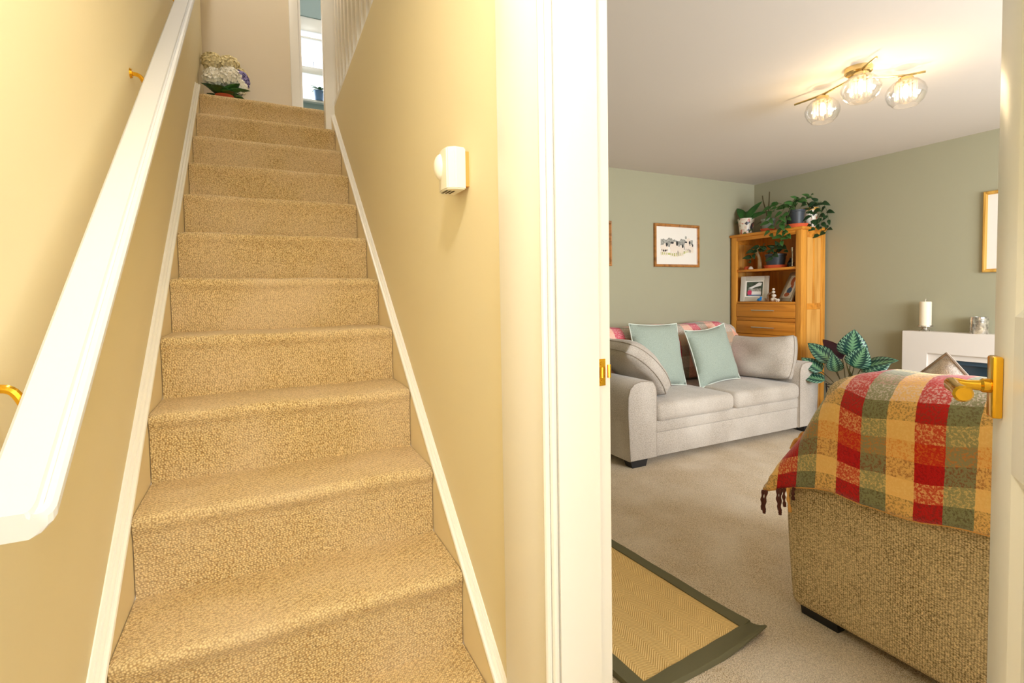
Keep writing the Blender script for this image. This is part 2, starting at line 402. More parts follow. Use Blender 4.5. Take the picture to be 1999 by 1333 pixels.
struct(obj('floor', box(N(), -.3, .83, YH, .2, -.1, 0), 'stair_carpet'), 'hall carpet')
fl2 = struct(obj('floor_living', box(N(), .83, 5.6, YS-.2, 2.9, -.1, 0), 'room_carpet'), 'beige living room carpet')
struct(obj('ceiling', box(N(), .80, 5.6, YS-.2, 2.9, CE, CE+.06), 'ceil'), 'white living room ceiling')
struct(obj('ceiling_hall', box(N(), -.3, .80, YH-.1, .35, CE, CE+.06), 'ceil'))
struct(obj('wall_left', box(N(), -.3, XW, YH-.1, LB+.1, 0, LC), 'wall_cream'), 'cream wall on the left of the stairs')
# wall between stairs and living room (hall side cream, room side sage)
bm = N(); f = lambda v: Vector((v.x+(xr(v.y)+.022 if v.x < .5 else 0), v.y, v.z))
prism(bm, [(0, 0), (.83, 0), (.83, 2.6), (0, 2.6)], -.43, 2.50, 'y', f)
struct(obj('wall_right', bm, 'wall_cream', smooth=0), 'cream wall on the right of the stairs')
struct(obj('wall_stair_upper', box(N(), .765, .83, YO1-1.5, -.43, 2.02, LZ), 'wall_cream'))
struct(obj('wall_hall_near', box(N(), .765, .83, YH, YO1-.03, 0, 2.02), 'wall_cream'))
bm = N(); box(bm, .83, .886, YO0+.012, YB+.1, 0, CE); box(bm, .83, .886, YS, YO0+.012, 2.02, CE); box(bm, .83, .886, YS, YO1-.03, 0, 2.02)
struct(obj('wall_living_left', bm, 'wall_sage'))
struct(obj('wall_back', box(N(), .83, 5.6, YB, YB+.12, 0, CE), 'wall_sage'), 'sage green back wall of the living room')
struct(obj('wall_living_right', box(N(), XR, 5.6, YS-.1, YB, 0, CE), 'wall_sage'), 'sage green right wall with the fireplace')
bm = N(); box(bm, .83, 2.2, YS-.12, YS, 0, CE); box(bm, 4.8, 5.6, YS-.12, YS, 0, CE); box(bm, 2.2, 4.8, YS-.12, YS, 0, .85); box(bm, 2.2, 4.8, YS-.12, YS, 2.25, CE)
struct(obj('wall_front', bm, 'wall_sage'))
bm = N(); box(bm, -.3, .02, YH-.1, YH, 0, LC); box(bm, .72, .83, YH-.1, YH, 0, LC); box(bm, .02, .72, YH-.1, YH, 2.25, LC); box(bm, .02, .72, YH-.1, YH, 0, .75)
struct(obj('wall_hall_front', bm, 'wall_cream'))
wn = struct(obj('window_2', B(2.2, 4.8, YS-.09, YS-.085, .85, 2.25), 'pane'))
bm = N(); [box(bm, x, x+.07, YS-.11, YS-.04, .85, 2.25) for x in (2.2, 3.05, 3.9, 4.73)]; box(bm, 2.2, 4.8, YS-.11, YS-.04, .85, .92); box(bm, 2.2, 4.8, YS-.11, YS-.04, 2.18, 2.25)
obj('window_frame', bm, 'white', wn)
bm = N(); box(bm, -.3, 5.6, YH-.1, 3.0, LC, LC+.05); struct(obj('ceiling_landing', box(bm, -.3, 3.2, 2.9, 5.4, LC, LC+.05), 'ceil'))
struct(obj('wall_landing_right', box(N(), 2.2, 2.3, -2.6, 5.3, LZ, LC), 'wall_landing'))
struct(obj('wall_landing_front', box(N(), .80, 2.2, YH-.1, YH, LZ, LC), 'wall_cream'))
struct(obj('floor_landing', box(N(), .83, 2.2, YH, 2.44, CE+.06, LZ), 'stair_carpet'))
# landing back wall with a doorway, and the room with the window beyond
bm = N(); box(bm, XW, .635, LB, LB+.1, LZ, LC); box(bm, 1.40, 2.2, LB, LB+.1, LZ, LC); box(bm, .635, 1.40, LB, LB+.1, 4.62, LC)
struct(obj('wall_landing_back', bm, 'wall_landing'), 'pale landing wall above the stairs')
bm = N(); box(bm, .575, .64, LB-.02, LB, LZ, 4.69, .004); box(bm, 1.395, 1.46, LB-.02, LB, LZ, 4.69, .004); box(bm, .64, 1.395, LB-.02, LB, 4.62, 4.69, .004)
box(bm, .635, .66, LB, LB+.1, LZ, 4.62); box(bm, 1.375, 1.40, LB, LB+.1, LZ, 4.62)
struct(obj('trim_1', bm, 'white'), 'white door casing on the landing')
struct(obj('floor_upper_room', box(N(), -.3, 2.3, LB+.1, 5.4, LZ-.05, LZ), 'wall_blue'))
WY = 5.2
bm = N(); box(bm, -.3, .3, WY, WY+.15, LZ, LC); box(bm, 1.285, 2.3, WY, WY+.15, LZ, LC); box(bm, .3, 1.285, WY, WY+.15, LZ, 3.63); box(bm, .3, 1.285, WY, WY+.15, 4.60, LC)
struct(obj('wall_upper_room_back', bm, 'wall_blue'), 'blue grey wall around the upstairs window')
struct(obj('wall_upper_room_left', box(N(), -.3, -.2, LB+.1, WY, LZ, LC), 'wall_blue'))
w1 = sgroup('window_1', (.79, WY+.05, 3.63)); w1['label'] = 'white framed upstairs window with bright panes'
bm = N()
for x0, x1 in ((.3, .36), (1.225, 1.285), (.72, .76)): box(bm, x0, x1, WY+.02, WY+.09, 3.63, 4.60, .004)
for z0, z1 in ((3.63, 3.66), (3.955, 4.035), (4.355, 4.378), (4.445, 4.60)): box(bm, .3, 1.285, WY+.02, WY+.09, z0, z1, .004)
obj('window_frame', bm, 'white', w1)
for z0, z1 in ((3.66, 3.955), (4.035, 4.355), (4.378, 4.445)): obj('pane', B(.33, 1.25, WY+.05, WY+.055, z0, z1), 'pane', w1)
obj('window_sill', B(.28, 1.3, WY-.06, WY+.02, 3.605, 3.632, .004), 'white', w1)
obj('window_stay', B(.955, .96, WY+.012, WY+.018, 4.04, 4.10), 'dark', w1)

# doorway into the living room: wide flat casing, bead, rebated lining
bm = N()
box(bm, .752, .795, -.449, -.247, 0, 2.12, .003)                           # casing, latch side
box(bm, .752, .795, YO1-.21, YO1-.01, 0, 2.12, .003)
box(bm, .752, .795, YO1-.21, -.247, 2.0, 2.12, .003)
struct(obj('trim_2', bm, 'white'), 'wide flat white door casing at the foot of the stairs')
bm = N()
for y0, y1, x0 in ((-.453, -.44, .746), (-.458, -.449, .757)): tube(bm, [(x0, (y0+y1)/2, 0), (x0, (y0+y1)/2, 2.02)], .0065, 10)
struct(obj('trim_3', bm, 'white'), 'rounded white bead along the inner edge of the casing')
bm = N()
prism(bm, [(.765, -.425), (.765, YO0+.0), (.855, YO0), (.855, YO0+.011), (.888, YO0+.011), (.888, -.425)], 0, 2.0, 'z')
prism(bm, [(.765, YO1-.03), (.765, YO1), (.855, YO1), (.855, YO1-.011), (.888, YO1-.011), (.888, YO1-.03)], 0, 2.0, 'z')
box(bm, .765, .888, YO1, YO0, 1.99, 2.02)
jam = struct(obj('trim_4', bm, 'white', smooth=0), 'white rebated door lining with brass strike plate')
bm = N(); box(bm, .858, .876, YO0+.0085, YO0+.0112, 1.142, 1.193, .0006)
sp = obj('strike_plate', bm, 'brass', jam); sp['label'] = 'brass strike plate'
for z in (1.150, 1.185): obj('screw', lathe(N(), [(0, 0), (.0035, 0), (.003, .0012), (0, .0016)], seg=10), 'brass', sp, local=True).matrix_basis = mw(sp).inverted() @ Matrix.Translation((.866, YO0+.0086, z)) @ Matrix.Rotation(PI/2, 4, 'X')
obj('latch_recess', tube(N(), [(.867, YO0+.0086, 1.158), (.867, YO0+.0086, 1.178)], .006, 12), 'brass', sp)
bm = N(); tube(bm, [(.886, YO0+.012, 1.156), (.886, YO0+.012, 1.181)], .0045, 10); obj('strike_lip', bm, 'brass', sp)

# open panelled door
dr = sgroup('door_1', (.887, YO1+.005, .012)); dr.rotation_euler = (0, 0, math.radians(33.2)); dr['label'] = 'cream panelled door standing open into the living room'
T, LW, LH = .035, .735, 1.96
def D(bm): return bm
bm = N()   # local: x along leaf from hinge, y thickness (hall face at y = 0), z up
for x0, x1 in ((0, .1), (LW-.105, LW)): box(bm, x0, x1, -T, 0, 0, LH, .004)
box(bm, LW/2-.05, LW/2+.05, -T, 0, .2, LH-.1)
for z0, z1 in ((0, .21), (.99, 1.255), (LH-.11, LH)): box(bm, .1, LW-.105, -T, 0, z0, z1)
obj('door_frame', bm, 'white', dr, local=True)
px = ((.1, LW/2-.05), (LW/2+.05, LW-.105))
for x0, x1 in px:
    for z0, z1 in ((.21, .99), (1.255, LH-.11)):
        pn = obj('panel', B(x0+.001, x1-.001, -T+.01, -.012, z0+.001, z1-.001), 'white', dr, local=True)
        bm = N(); bw = .022
        for a0, a1, c0, c1 in ((x0, x0+bw, z0, z1), (x1-bw, x1, z0, z1)): prism(bm, [(a0 if a0 == x0 else a1, -.001), (a1 if a0 == x0 else a0, -.012), (a0 if a0 == x0 else a1, -.012)], c0, c1, 'z')
        for c0, c1, s in ((z0, z0+bw, 0), (z1-bw, z1, 1)): prism(bm, [(-.001, c0 if not s else c1), (-.012, c1 if not s else c0), (-.012, c0 if not s else c1)], x0, x1, 'x')
        obj('panel_moulding', bm, 'white', pn, local=True, smooth=0)
hd = obj('door_handle', box(N(), LW-.060, LW-.024, 0, .015, 1.072, 1.182, .004), 'brass', dr, local=True); hd['label'] = 'brass lever handle on a long backplate'
bm = N(); ly = 1.128; hx = LW-.042
tube(bm, [(hx, .012, ly), (hx, .024, ly), (hx, .028, ly), (hx, .046, ly), (hx, .056, ly), (hx, .066, ly)], [.013, .013, .0095, .0085, .011, .012], 14)
obj('spindle_neck', bm, 'brass', hd, local=True)
bm = N(); tube(bm, [(hx+.012, .066, ly), (hx-.01, .068, ly), (hx-.045, .069, ly-.001), (hx-.085, .068, ly-.004), (hx-.090, .068, ly-.004)], [.010, .012, .010, .0145, .011], 14)
obj('lever', bm, 'brass', hd, local=True)

# skirting in the living room
bm = N(); box(bm, .9, 5.35, YB-.018, YB, 0, .12, .003); struct(obj('baseboard_back', bm, 'white'))
bm = N(); box(bm, XR-.018, XR, 1.2, YB-.02, 0, .12, .003); struct(obj('baseboard_right', bm, 'white'))

# ================================================================== STAIRCASE
stair = tag(thing('staircase', '', 'staircase', (.37, -.3, 0)), 'straight staircase carpeted in beige looped pile rising between cream walls', 'staircase')
def step(k):
    yn, zt = (k-1)*GO, .4+RI*k
    last = k == 11
    yb = yn+GO+.004 if not last else LB
    top = [(yn-.0005, zt-RI-.003), (yn-.001, zt-.055), (yn-.006, zt-.042), (yn-.013, zt-.032), (yn-.0165, zt-.021), (yn-.0155, zt-.010), (yn-.009, zt-.003), (yn+.004, zt-.0005), (yn+.03, zt), (yb-.02, zt), (yb, zt-.0005)]
    bm = N(); nx = 26; rr = random.Random(k+50); ph = [rr.uniform(0, 6) for _ in range(4)]
    cols = []
    for i in range(nx+1):
        u = i/nx; col = []
        for j, (y, z) in enumerate(top):
            x1 = xr(y)-.002 if not last else .738
            x = .002+u*(x1-.002)
            wv = .0012*(math.sin(11*u+ph[0])+.7*math.sin(23*u+ph[1]))
            e = .006*(max(0, 1-u/.04)**2+max(0, 1-(1-u)/.04)**2) if 3 <= j <= 8 else 0   # carpet rolled in at the strings
            col.append(bm.verts.new((x, y+(wv if 3 <= j <= 7 else 0)+e, z+(wv if j >= 5 else 0)-e*.5)))
        col.append(bm.verts.new((x, yb, zt-RI-.003)))
        cols.append(col)
    n = len(cols[0])
    for a, b in zip(cols, cols[1:]):
        for j in range(n): bm.faces.new((a[j], a[(j+1) % n], b[(j+1) % n], b[j]))
    bm.faces.new(cols[0][::-1]); bm.faces.new(cols[-1])
    return bm
for k in range(-1, 12): obj('step', step(k), 'stair_carpet', stair, smooth=60)
# landing floor behind the newel
obj('landing_carpet', box(N(), .738, .83, 2.47, LB, LZ-.2, LZ-.001), 'stair_carpet', stair)
HS = .205   # height of the string top above the tread creases
sl = RI/GO
line = lambda y, h: .4+y*sl+h
def strip(x0, x1, pts, skew=None):
    """sloped board: pts = (y,h above crease line) polygon between x0 and x1"""
    bm = N(); return prism(bm, [(y, line(y, h)) for y, h in pts], x0, x1, 'x', skew)
y0, y1 = -.52, 2.56
obj('string_board', strip(XW, 0, [(y0, -.42), (y1, -.30), (y1, HS), (y0, HS)]), 'string', stair, smooth=0)
sk = lambda v: Vector((v.x+xr(v.y), v.y, v.z))
y1r = 2.40
obj('string_board', strip(0, .022, [(-.246, -.42), (y1r, -.30), (y1r, HS), (-.246, HS)], sk), 'string', stair, smooth=0)
# moulded cap on each string: two rounded beads and a flat
capL = [(XW, HS-.004), (.003, HS-.004), (.004, HS+.004), (.002, HS+.009), (-.003, HS+.011), (-.0065, HS+.009), (-.008, HS+.013), (-.013, HS+.017), (-.017, HS+.014), (-.0185, HS+.017), (-.0225, HS+.021), (XW, HS+.022)]
bm = N(); A = [[bm.verts.new((x, y, line(y, h))) for x, h in capL] for y in (y0, y1)]
for i in range(len(capL)): j = (i+1) % len(capL); bm.faces.new((A[0][i], A[0][j], A[1][j], A[1][i]))
bm.faces.new(A[0]); bm.faces.new(A[1][::-1])
obj('string_moulding', bm, 'white', stair, smooth=0)['label'] = 'white moulded cap'
bm = N(); A = [[bm.verts.new((xr(y)-x*.9, y, line(y, h))) for x, h in capL] for y in (-.246, y1r)]
for i in range(len(capL)): j = (i+1) % len(capL); bm.faces.new((A[0][i], A[0][j], A[1][j], A[1][i]))
bm.faces.new(A[0]); bm.faces.new(A[1][::-1])
obj('string_moulding', bm, 'white', stair, smooth=0)['label'] = 'white moulded cap'

# handrail on brass brackets along the left wall
hr = tag(thing('handrail', '', 'handrail', (.045, -.5, 1.02)), 'white painted wooden handrail sloping up the left wall on brass brackets', 'handrail')
HH = 1.09; ye, yt = -.50, 3.0
pr = [(.012, -.030), (.012, -.004), (.016, 0), (.0605, 0), (.0625, -.006), (.066, -.008), (.0685, -.002), (.075, -.003), (.079, -.008), (.079, -.018), (.072, -.026), (.064, -.030)]
bm = N(); rows = []
for y, s in ((ye, .0), (ye+.0015, .45), (ye+.005, .8), (ye+.011, 1.0), (yt, 1.0)):
    # rounded corner in plan at the lower end
    rows.append([bm.verts.new((x-(1-s)*.011*max(0, (x-.03)/.049), y+(.0 if s == 1 else .0), line(y, HH+h))) for x, h in pr])
for a, b in zip(rows, rows[1:]):
    for i in range(len(pr)): j = (i+1) % len(pr); bm.faces.new((a[i], a[j], b[j], b[i]))
bm.faces.new(rows[0]); bm.faces.new(rows[-1][::-1])
obj('rail', bm, 'railwhite', hr, smooth=20)
for y in (-.345, .62, 1.42, 2.25):
    z = line(y, HH)
    bm = N(); tube(bm, [(XW, y, z-.005), (XW+.006, y, z-.005)], [.015, .012], 16)
    tube(bm, curve([(XW+.004, y, z-.005), (.0, y, z-.012), (.02, y, z-.05), (.042, y, z-.05)]), .006, 8)
    obj('bracket', bm, 'brass', hr)['label'] = 'brass bracket'

# landing balustrade
bal = tag(thing('balustrade', '', 'balustrade', (.79, 2.43, LZ)), 'white balustrade with square newel post along the landing edge', 'balustrade')
bm = N(); box(bm, .729, .817, 2.386, 2.474, 2.18, 3.72, .004); obj('newel_post', bm, 'white', bal)
obj('base_rail', B(.785, .83, -.4, 2.386, LZ, LZ+.03, .003), 'white', bal)
obj('top_rail', B(.777, .838, -.4, 2.386, 3.52, 3.57, .01), 'white', bal)
b0 = None
for i in range(20):
    y = 2.26-.122*i
    if b0 is None: b0 = obj('baluster', B(.788, .828, y-.02, y+.02, LZ+.03, 3.52, .003), 'white', bal)
    else: dup(b0, bal, Matrix.Translation((0, -.122*i, 0)))

# ================================================================== HALL OBJECTS
ms = tag(thing('motion_sensor', '', 'sensor', (.765, 0, 1.58)), 'small ivory plastic motion sensor mounted on the cream stair wall', 'sensor')
wx = .768
bm = N(); prism(bm, [(wx, -.052), (wx-.010, -.052), (wx-.02, -.044), (wx-.02, .03), (wx, .042)], 1.587, 1.672, 'z'); obj('mounting_bracket', bm, 'tan', ms, smooth=0)
bm = N(); prism(bm, [(wx-.012, -.058), (wx-.040, -.060), (wx-.058, -.048), (wx-.062, -.02), (wx-.058, .012), (wx-.046, .026), (wx-.012, .026)], 1.578, 1.680, 'z')
bmesh.ops.bevel(bm, geom=bm.edges[:], offset=.003, segments=2, affect='EDGES'); obj('body', bm, 'plastic', ms)
bm = N(); g = bmesh.ops.create_uvsphere(bm, u_segments=20, v_segments=12, radius=1)
for v in bm.verts: v.co = Vector((wx-.056+v.co.x*.020, -.004+v.co.y*.023, 1.640+v.co.z*.033))
obj('lens', bm, 'plastic', ms, smooth=60)['label'] = 'bulging oval sensor lens'
bm = N()
for r in range(3):
    for k in range(4): box(bm, wx-.054+.009*r, wx-.049+.009*r, -.030+.010*k, -.023+.010*k, 1.5772, 1.5785)
obj('vent_slots', bm, 'dark', ms)

# hydrangeas on the landing
def floret(bm, p, nrm, r, rr):
    n = Vector(nrm).normalized(); m = aim(p, n.orthogonal(), n, 0) @ Matrix.Rotation(rr.uniform(0, 6), 4, 'Z')
    for q in range(4):
        a = q*PI/2; pts = [(0, 0, 0), (r*.62, r*.34, r*.12), (r, 0, r*.05), (r*.62, -r*.34, r*.12)]
        vs = [bm.verts.new(m @ (Matrix.Rotation(a, 4, 'Z') @ Vector(t))) for t in pts]
        bm.faces.new(vs)
def flowerhead(c, rad, nf, fr, seed):
    bm = N(); rr = random.Random(seed)
    for i in range(nf):
        z = 1-2*(i+.5)/nf
        if z < -.55: continue
        a = i*2.39996; q = math.sqrt(1-z*z); n = Vector((q*math.cos(a), q*math.sin(a), z))
        floret(bm, Vector(c)+Vector((n.x*rad[0], n.y*rad[1], n.z*rad[2]))*rr.uniform(.86, 1.02), n+Vector((rr.uniform(-.3, .3),)*3), fr, rr)
    g = bmesh.ops.create_icosphere(bm, subdivisions=2, radius=1.0)
    for v in g['verts']: v.co = Vector((c[0]+v.co.x*rad[0]*.86, c[1]+v.co.y*rad[1]*.86, c[2]+v.co.z*rad[2]*.86))
    return bm
def hydrangea(name, label, base, pot, heads, mat, leaves, potmat, seed):
    t = tag(thing(name, '', 'plant', base), label, 'plant', 'hydrangeas on the landing')
    r0, h = pot; bx = Vector(base)
    obj('pot', lathe(N(), [(0, 0), (r0*.78, 0), (r0, h*.85), (r0*1.06, h*.85), (r0*1.06, h), (r0*.9, h), (r0*.88, h*.9), (0, h*.9)], bx, 20), potmat, t)
    for i, (dx, dy, dz, rad) in enumerate(heads):
        c = bx+Vector((dx, dy, dz))
        obj('stem', tube(N(), curve([bx+Vector((dx*.1, dy*.1, h*.9)), bx+Vector((dx*.5, dy*.5, dz*.6)), c]), .0035, 6), 'stem', t)
        obj('flower_head', flowerhead(c, rad, 120, .034, seed+i), mat, t, smooth=0, recalc=False)
    for i, (a, L, W, el) in enumerate(leaves):
        o = solid(obj('leaf', leaf(N(), L, W, .8, .1), 'leaf', t, local=True, smooth=60))
        o.matrix_basis = mw(t).inverted() @ aim(bx+Vector((math.cos(a)*.03, math.sin(a)*.03, h*.95)), (math.cos(a), math.sin(a), el))
    return t
hydrangea('potted_hydrangea', 'white hydrangea with broad leaves in a terracotta pot at the stair top', (.125, 2.80, LZ), (.055, .115),
    [(-.055, 0, .225, (.062, .06, .055)), (.03, -.02, .235, (.07, .065, .06)), (.085, .01, .185, (.045, .05, .05))], 'petal_w',
    [(-2.6, .13, .10, .9), (-1.9, .14, .11, .55), (-.4, .15, .11, .8), (-1.1, .12, .10, .35), (.6, .13, .09, .6), (-.8, .13, .1, 1.4)], 'terracotta', 3)
hydrangea('potted_hydrangea', 'tall cream flowers standing behind the white hydrangea at the stair top', (.085, 2.98, LZ), (.06, .13),
    [(-.035, .0, .40, (.06, .06, .06)), (.065, .0, .40, (.065, .06, .055)), (.125, .02, .34, (.05, .05, .05))], 'petal_c', [(-2.0, .13, .08, .5)], 'potgreen', 13)
hydrangea('potted_hydrangea', 'lilac hydrangea partly hidden behind the white one at the stair top', (.205, 2.95, LZ), (.05, .11),
    [(.005, -.02, .285, (.065, .06, .055))], 'petal_l', [(-.4, .12, .08, .4)], 'potgrey', 23)

# little plant on the upstairs window sill
sp_ = tag(thing('potted_plant', '', 'plant', (1.0, 5.165, 3.632)), 'small leafy plant in a blue pot on the upstairs window sill', 'plant')
obj('pot', lathe(N(), [(0, 0), (.048, 0), (.062, .11), (.055, .11), (.05, .09), (0, .09)], (1.0, 5.165, 3.632), 18), 'potblue', sp_)
for i in range(11):
    a = i*2.4; el = .5+.5*math.sin(i*1.7)
    o = solid(obj('leaf', leaf(N(), .10+.02*math.sin(i), .045, 1.1, .1), 'leaf', sp_, local=True, smooth=60))
    o.matrix_basis = Matrix.Translation((0, 0, .10)) @ aim((0, 0, .02), (math.cos(a), math.sin(a)*.4-.2, el))

# ================================================================== SOFA
def place(bm, loc, rz=0, rx=0, ry=0):
    """put a locally built shape: ry spins it in its own plane, rx leans it back, rz turns it"""
    bm.transform(Matrix.Translation(loc) @ Matrix.Rotation(rz, 4, 'Z') @ Matrix.Rotation(rx, 4, 'X') @ Matrix.Rotation(ry, 4, 'Y')); return bm
sofa = tag(thing('sofa', '', 'sofa', (3.82, 2.2, 0)), 'light grey fabric sofa with rounded arms against the sage back wall', 'sofa')
SX0, SX1, SY0, SY1 = 2.70, 4.945, 1.70, 2.66
def arm_profile(x0, x1, s):
    """front view outline of an arm, outer side bulging; s = -1 left arm, 1 right arm"""
    w = x1-x0; P = []
    def X(u): return (x0+u*w) if s > 0 else (x1-u*w)   # u = 0 inner face, 1 outer face
    pts = [(0, .06), (0, .57), (.03, .61), (.12, .645), (.28, .657), (.55, .66), (.78, .645), (.92, .61), (.99, .55), (1.0, .42), (.97, .25), (.93, .06)]
    return [(X(u), z) for u, z in pts]
for x0, x1, s in ((SX0, 2.975, -1), (4.68, SX1, 1)):
    bm = N(); pf = arm_profile(x0, x1, s); rows = []
    cx, cz = (x0+x1)/2, .36
    for y, k in ((SY0+.012, .955), (SY0+.003, .985), (SY0, 1.0), (SY0+.2, 1.0), (SY1-.05, 1.0)) if 0 else ((SY0, .955), (SY0+.004, .985), (SY0+.014, 1.0), (SY0+.3, 1.0), (SY1, 1.0)):
        rows.append([bm.verts.new((cx+(x-cx)*k, y, cz+(z-cz)*k)) for x, z in pf])
    for a, b in zip(rows, rows[1:]):
        for i in range(len(pf)): j = (i+1) % len(pf); bm.faces.new((a[i], a[j], b[j], b[i]))
    bm.faces.new(rows[0]); bm.faces.new(rows[-1][::-1])
    a_ = obj('arm', bm, 'sofa', sofa, smooth=50)
    obj('piping', tube(N(), [(cx+(x-cx)*.985, SY0+.004, cz+(z-cz)*.985) for x, z in pf], .0035, 6), 'seam', a_)
obj('base', B(2.97, 4.685, SY0+.025, SY1-.1, .055, .245, .012), 'sofa', sofa)
obj('front_border', B(2.972, 4.683, SY0+.018, SY1-.1, .243, .335, .012), 'sofa', sofa)
obj('back', B(2.93, 4.72, 2.38, SY1, .30, .985, .09, 5), 'sofa', sofa, smooth=60)
for x0, x1 in ((2.976, 3.826), (3.832, 4.679)):
    bm = box(N(), x0, x1, SY0-.012, 2.42, .325, .47, .05, 5)
    bmesh.ops.subdivide_edges(bm, edges=[e for e in bm.edges if e.calc_length() > .3], cuts=6, use_grid_fill=True)
    for v in bm.verts:
        u = (v.co.x-x0)/(x1-x0)*2-1; t = (v.co.y-SY0)/.72*2-1
        if v.co.z > .45: v.co.z += .022*(1-u*u)*(1-min(1, t*t))
    obj('seat_cushion', bm, 'sofa', sofa, smooth=60)
for x in (2.76, 4.80):
    for y in (SY0+.03, SY1-.12):
        bm = N(); prism(bm, [(x, 0), (x+.13, 0), (x+.15, .062), (x-.02, .062)], y, y+.08, 'y'); obj('foot', bm, 'black', sofa, smooth=0)

def throw_grid(name, fn, us, vs, mat, parent=None, th=.012):
    bm = N(); uv = bm.loops.layers.uv.new('uv'); G = []
    for u in us: G.append([(bm.verts.new(fn(u, v)[0]), fn(u, v)[1]) for v in vs])
    for a, b in zip(G, G[1:]):
        for j in range(len(vs)-1):
            q = (a[j], a[j+1], b[j+1], b[j]); f = bm.faces.new([k[0] for k in q])
            for lp, k in zip(f.loops, q): lp[uv].uv = k[1]
    o = obj(name, bm, mat, parent, smooth=70)
    m = o.modifiers.new('cloth', 'SOLIDIFY'); m.thickness = th; m.offset = 0
    return o
# checked throw over the sofa back (daylight painted in as pink and cream)
def sofa_throw(u, v):
    # u along the back (x), v over the back: 0 front hem .. 1 rear
    x = 2.86+u*1.84
    e = max(0, (u-.91)/.09); top = 1.005-.13*e*e+.008*math.sin(x*9)
    L = [(2.345-.02, .50), (2.355-.02, top-.16), (2.375, top-.045), (2.43, top), (2.56, top), (2.65, top-.03), (2.682, top-.10), (2.684, top-.35)]
    d = [0]; 
    for (a, b), (c, g) in zip(L, L[1:]): d.append(d[-1]+math.hypot(c-a, g-b))
    s = v*d[-1]
    for i in range(len(L)-1):
        if s <= d[i+1]+1e-9:
            t = (s-d[i])/(d[i+1]-d[i]); y = L[i][0]+(L[i+1][0]-L[i][0])*t; z = L[i][1]+(L[i+1][1]-L[i][1])*t; break
    y += .006*math.sin(x*17+z*5)
    xx = x+.05*e*(1-v)+.012*math.sin(z*11)
    return (xx, y, z), ((x-2.8)/.105, s/.105)
st = throw_grid('checked_throw', sofa_throw, [i/46 for i in range(47)], [i/34 for i in range(35)], 'throw2')
tag(st, 'pink and cream checked woollen throw spread along the top of the sofa back', 'throw')

def cushion(name, label, loc, w_, h_, t_, rz, rx, ry, mat, pipe, group, gus=0.0, pinch=.07, seed=1, wob=.006, sag=.0, corner=0.0, bow=0.0):
    bm = N(); rim, rf, rk = pillow(bm, w_, h_, t_, pinch, gus, 16, wob, seed, sag, corner, bow)
    T_ = Matrix.Translation(loc) @ Matrix.Rotation(rz, 4, 'Z') @ Matrix.Rotation(rx, 4, 'X') @ Matrix.Rotation(ry, 4, 'Y')
    root = thing(name, label, 'cushion', loc, 0, group)
    bm.transform(T_); obj('cover', bm, mat, root, smooth=80)
    for r_ in ((rf, rk) if gus else (rim,)):
        obj('piping', tube(N(), [T_ @ p for p in r_+r_[:1]], .005 if gus == 0 else .0035, 6, False), pipe, root)
    return root
cushion('scatter_cushion', 'square sage green cushion with pale piping, the one beside the left arm cushion', (3.46, 2.215, .765), .56, .57, .16, 0, math.radians(-14), math.radians(2), 'sage', 'piping', 'sage cushions on the sofa', 0, .06, 5)
cushion('scatter_cushion', 'square sage green cushion leaning askew toward the large grey cushion on the right', (4.045, 2.13, .735), .53, .54, .16, 0, math.radians(-16), math.radians(-5), 'sage', 'piping', 'sage cushions on the sofa', 0, .08, 9, .009, .02)
cushion('arm_cushion', 'oblong light grey cushion with piped edges propped against the right sofa arm', (4.63, 2.10, .69), .72, .45, .25, math.radians(-80), math.radians(-17), math.radians(-2), 'sofa', 'seam', 'grey cushions on the sofa', .06, .05, 2, .014, .08, .10, .015)
cushion('arm_cushion', 'oblong light grey cushion slumped over the left sofa arm', (3.02, 2.10, .715), .62, .60, .22, math.radians(88), math.radians(-48), 0, 'sofa', 'seam', 'grey cushions on the sofa', .08, .04, 4, .014, .06, .12, -.045)

# ================================================================== ARMCHAIR with throw
ch = tag(thing('armchair', '', 'armchair', (2.6, -.43, 0)), 'tan tweed armchair seen from behind, just inside the doorway', 'armchair')
CY0, CY1, CX = -.99, .115, 2.20
def bulge(bm):
    for v in bm.verts:
        if v.co.y > 0: v.co.y += .03*math.sin(max(0, min(1, (v.co.z-.05)/.62))*PI*.62)-.03
        elif v.co.y < -.9: v.co.y -= .03*math.sin(max(0, min(1, (v.co.z-.05)/.62))*PI*.62)-.03
    return bm
bm = box(N(), CX, 2.46, CY0, CY1, .038, .655, .035, 4)
bmesh.ops.subdivide_edges(bm, edges=[e for e in bm.edges if e.calc_length() > .3], cuts=8, use_grid_fill=True)
obj('rear_panel', bulge(bm), 'chair', ch, smooth=60)
for y0, y1 in ((-.10, CY1), (CY0, -.78)):
    bm = box(N(), 2.40, 3.08, y0, y1, .038, .655, .07, 4)
    bmesh.ops.subdivide_edges(bm, edges=[e for e in bm.edges if e.calc_length() > .3], cuts=6, use_grid_fill=True)
    obj('arm', bulge(bm), 'chair', ch, smooth=60)
obj('back', B(CX+.012, 2.50, -.90, .00, .45, .985, .10, 5), 'chair', ch, smooth=60)
obj('base', B(2.44, 3.04, -.80, -.09, .06, .32, .02), 'chair', ch)
obj('seat_cushion', B(2.46, 3.10, -.79, -.10, .315, .48, .05, 4), 'chair', ch, smooth=60)
for x in (2.235, 2.95):
    for y in (-.93, -.03):
        bm = N(); prism(bm, [(x, 0), (x+.09, 0), (x+.10, .045), (x-.01, .045)], y-.06 if y > -.5 else y, y+.085 if y > -.5 else y+.12, 'y'); obj('foot', bm, 'black', ch, smooth=0)
cushion('scatter_cushion', 'pale grey cushion peeking over the back of the armchair', (2.63, -.25, .76), .46, .46, .16, math.radians(90), math.radians(-12), math.radians(40), 'sofa', 'seam', None, 0, .06, 7)

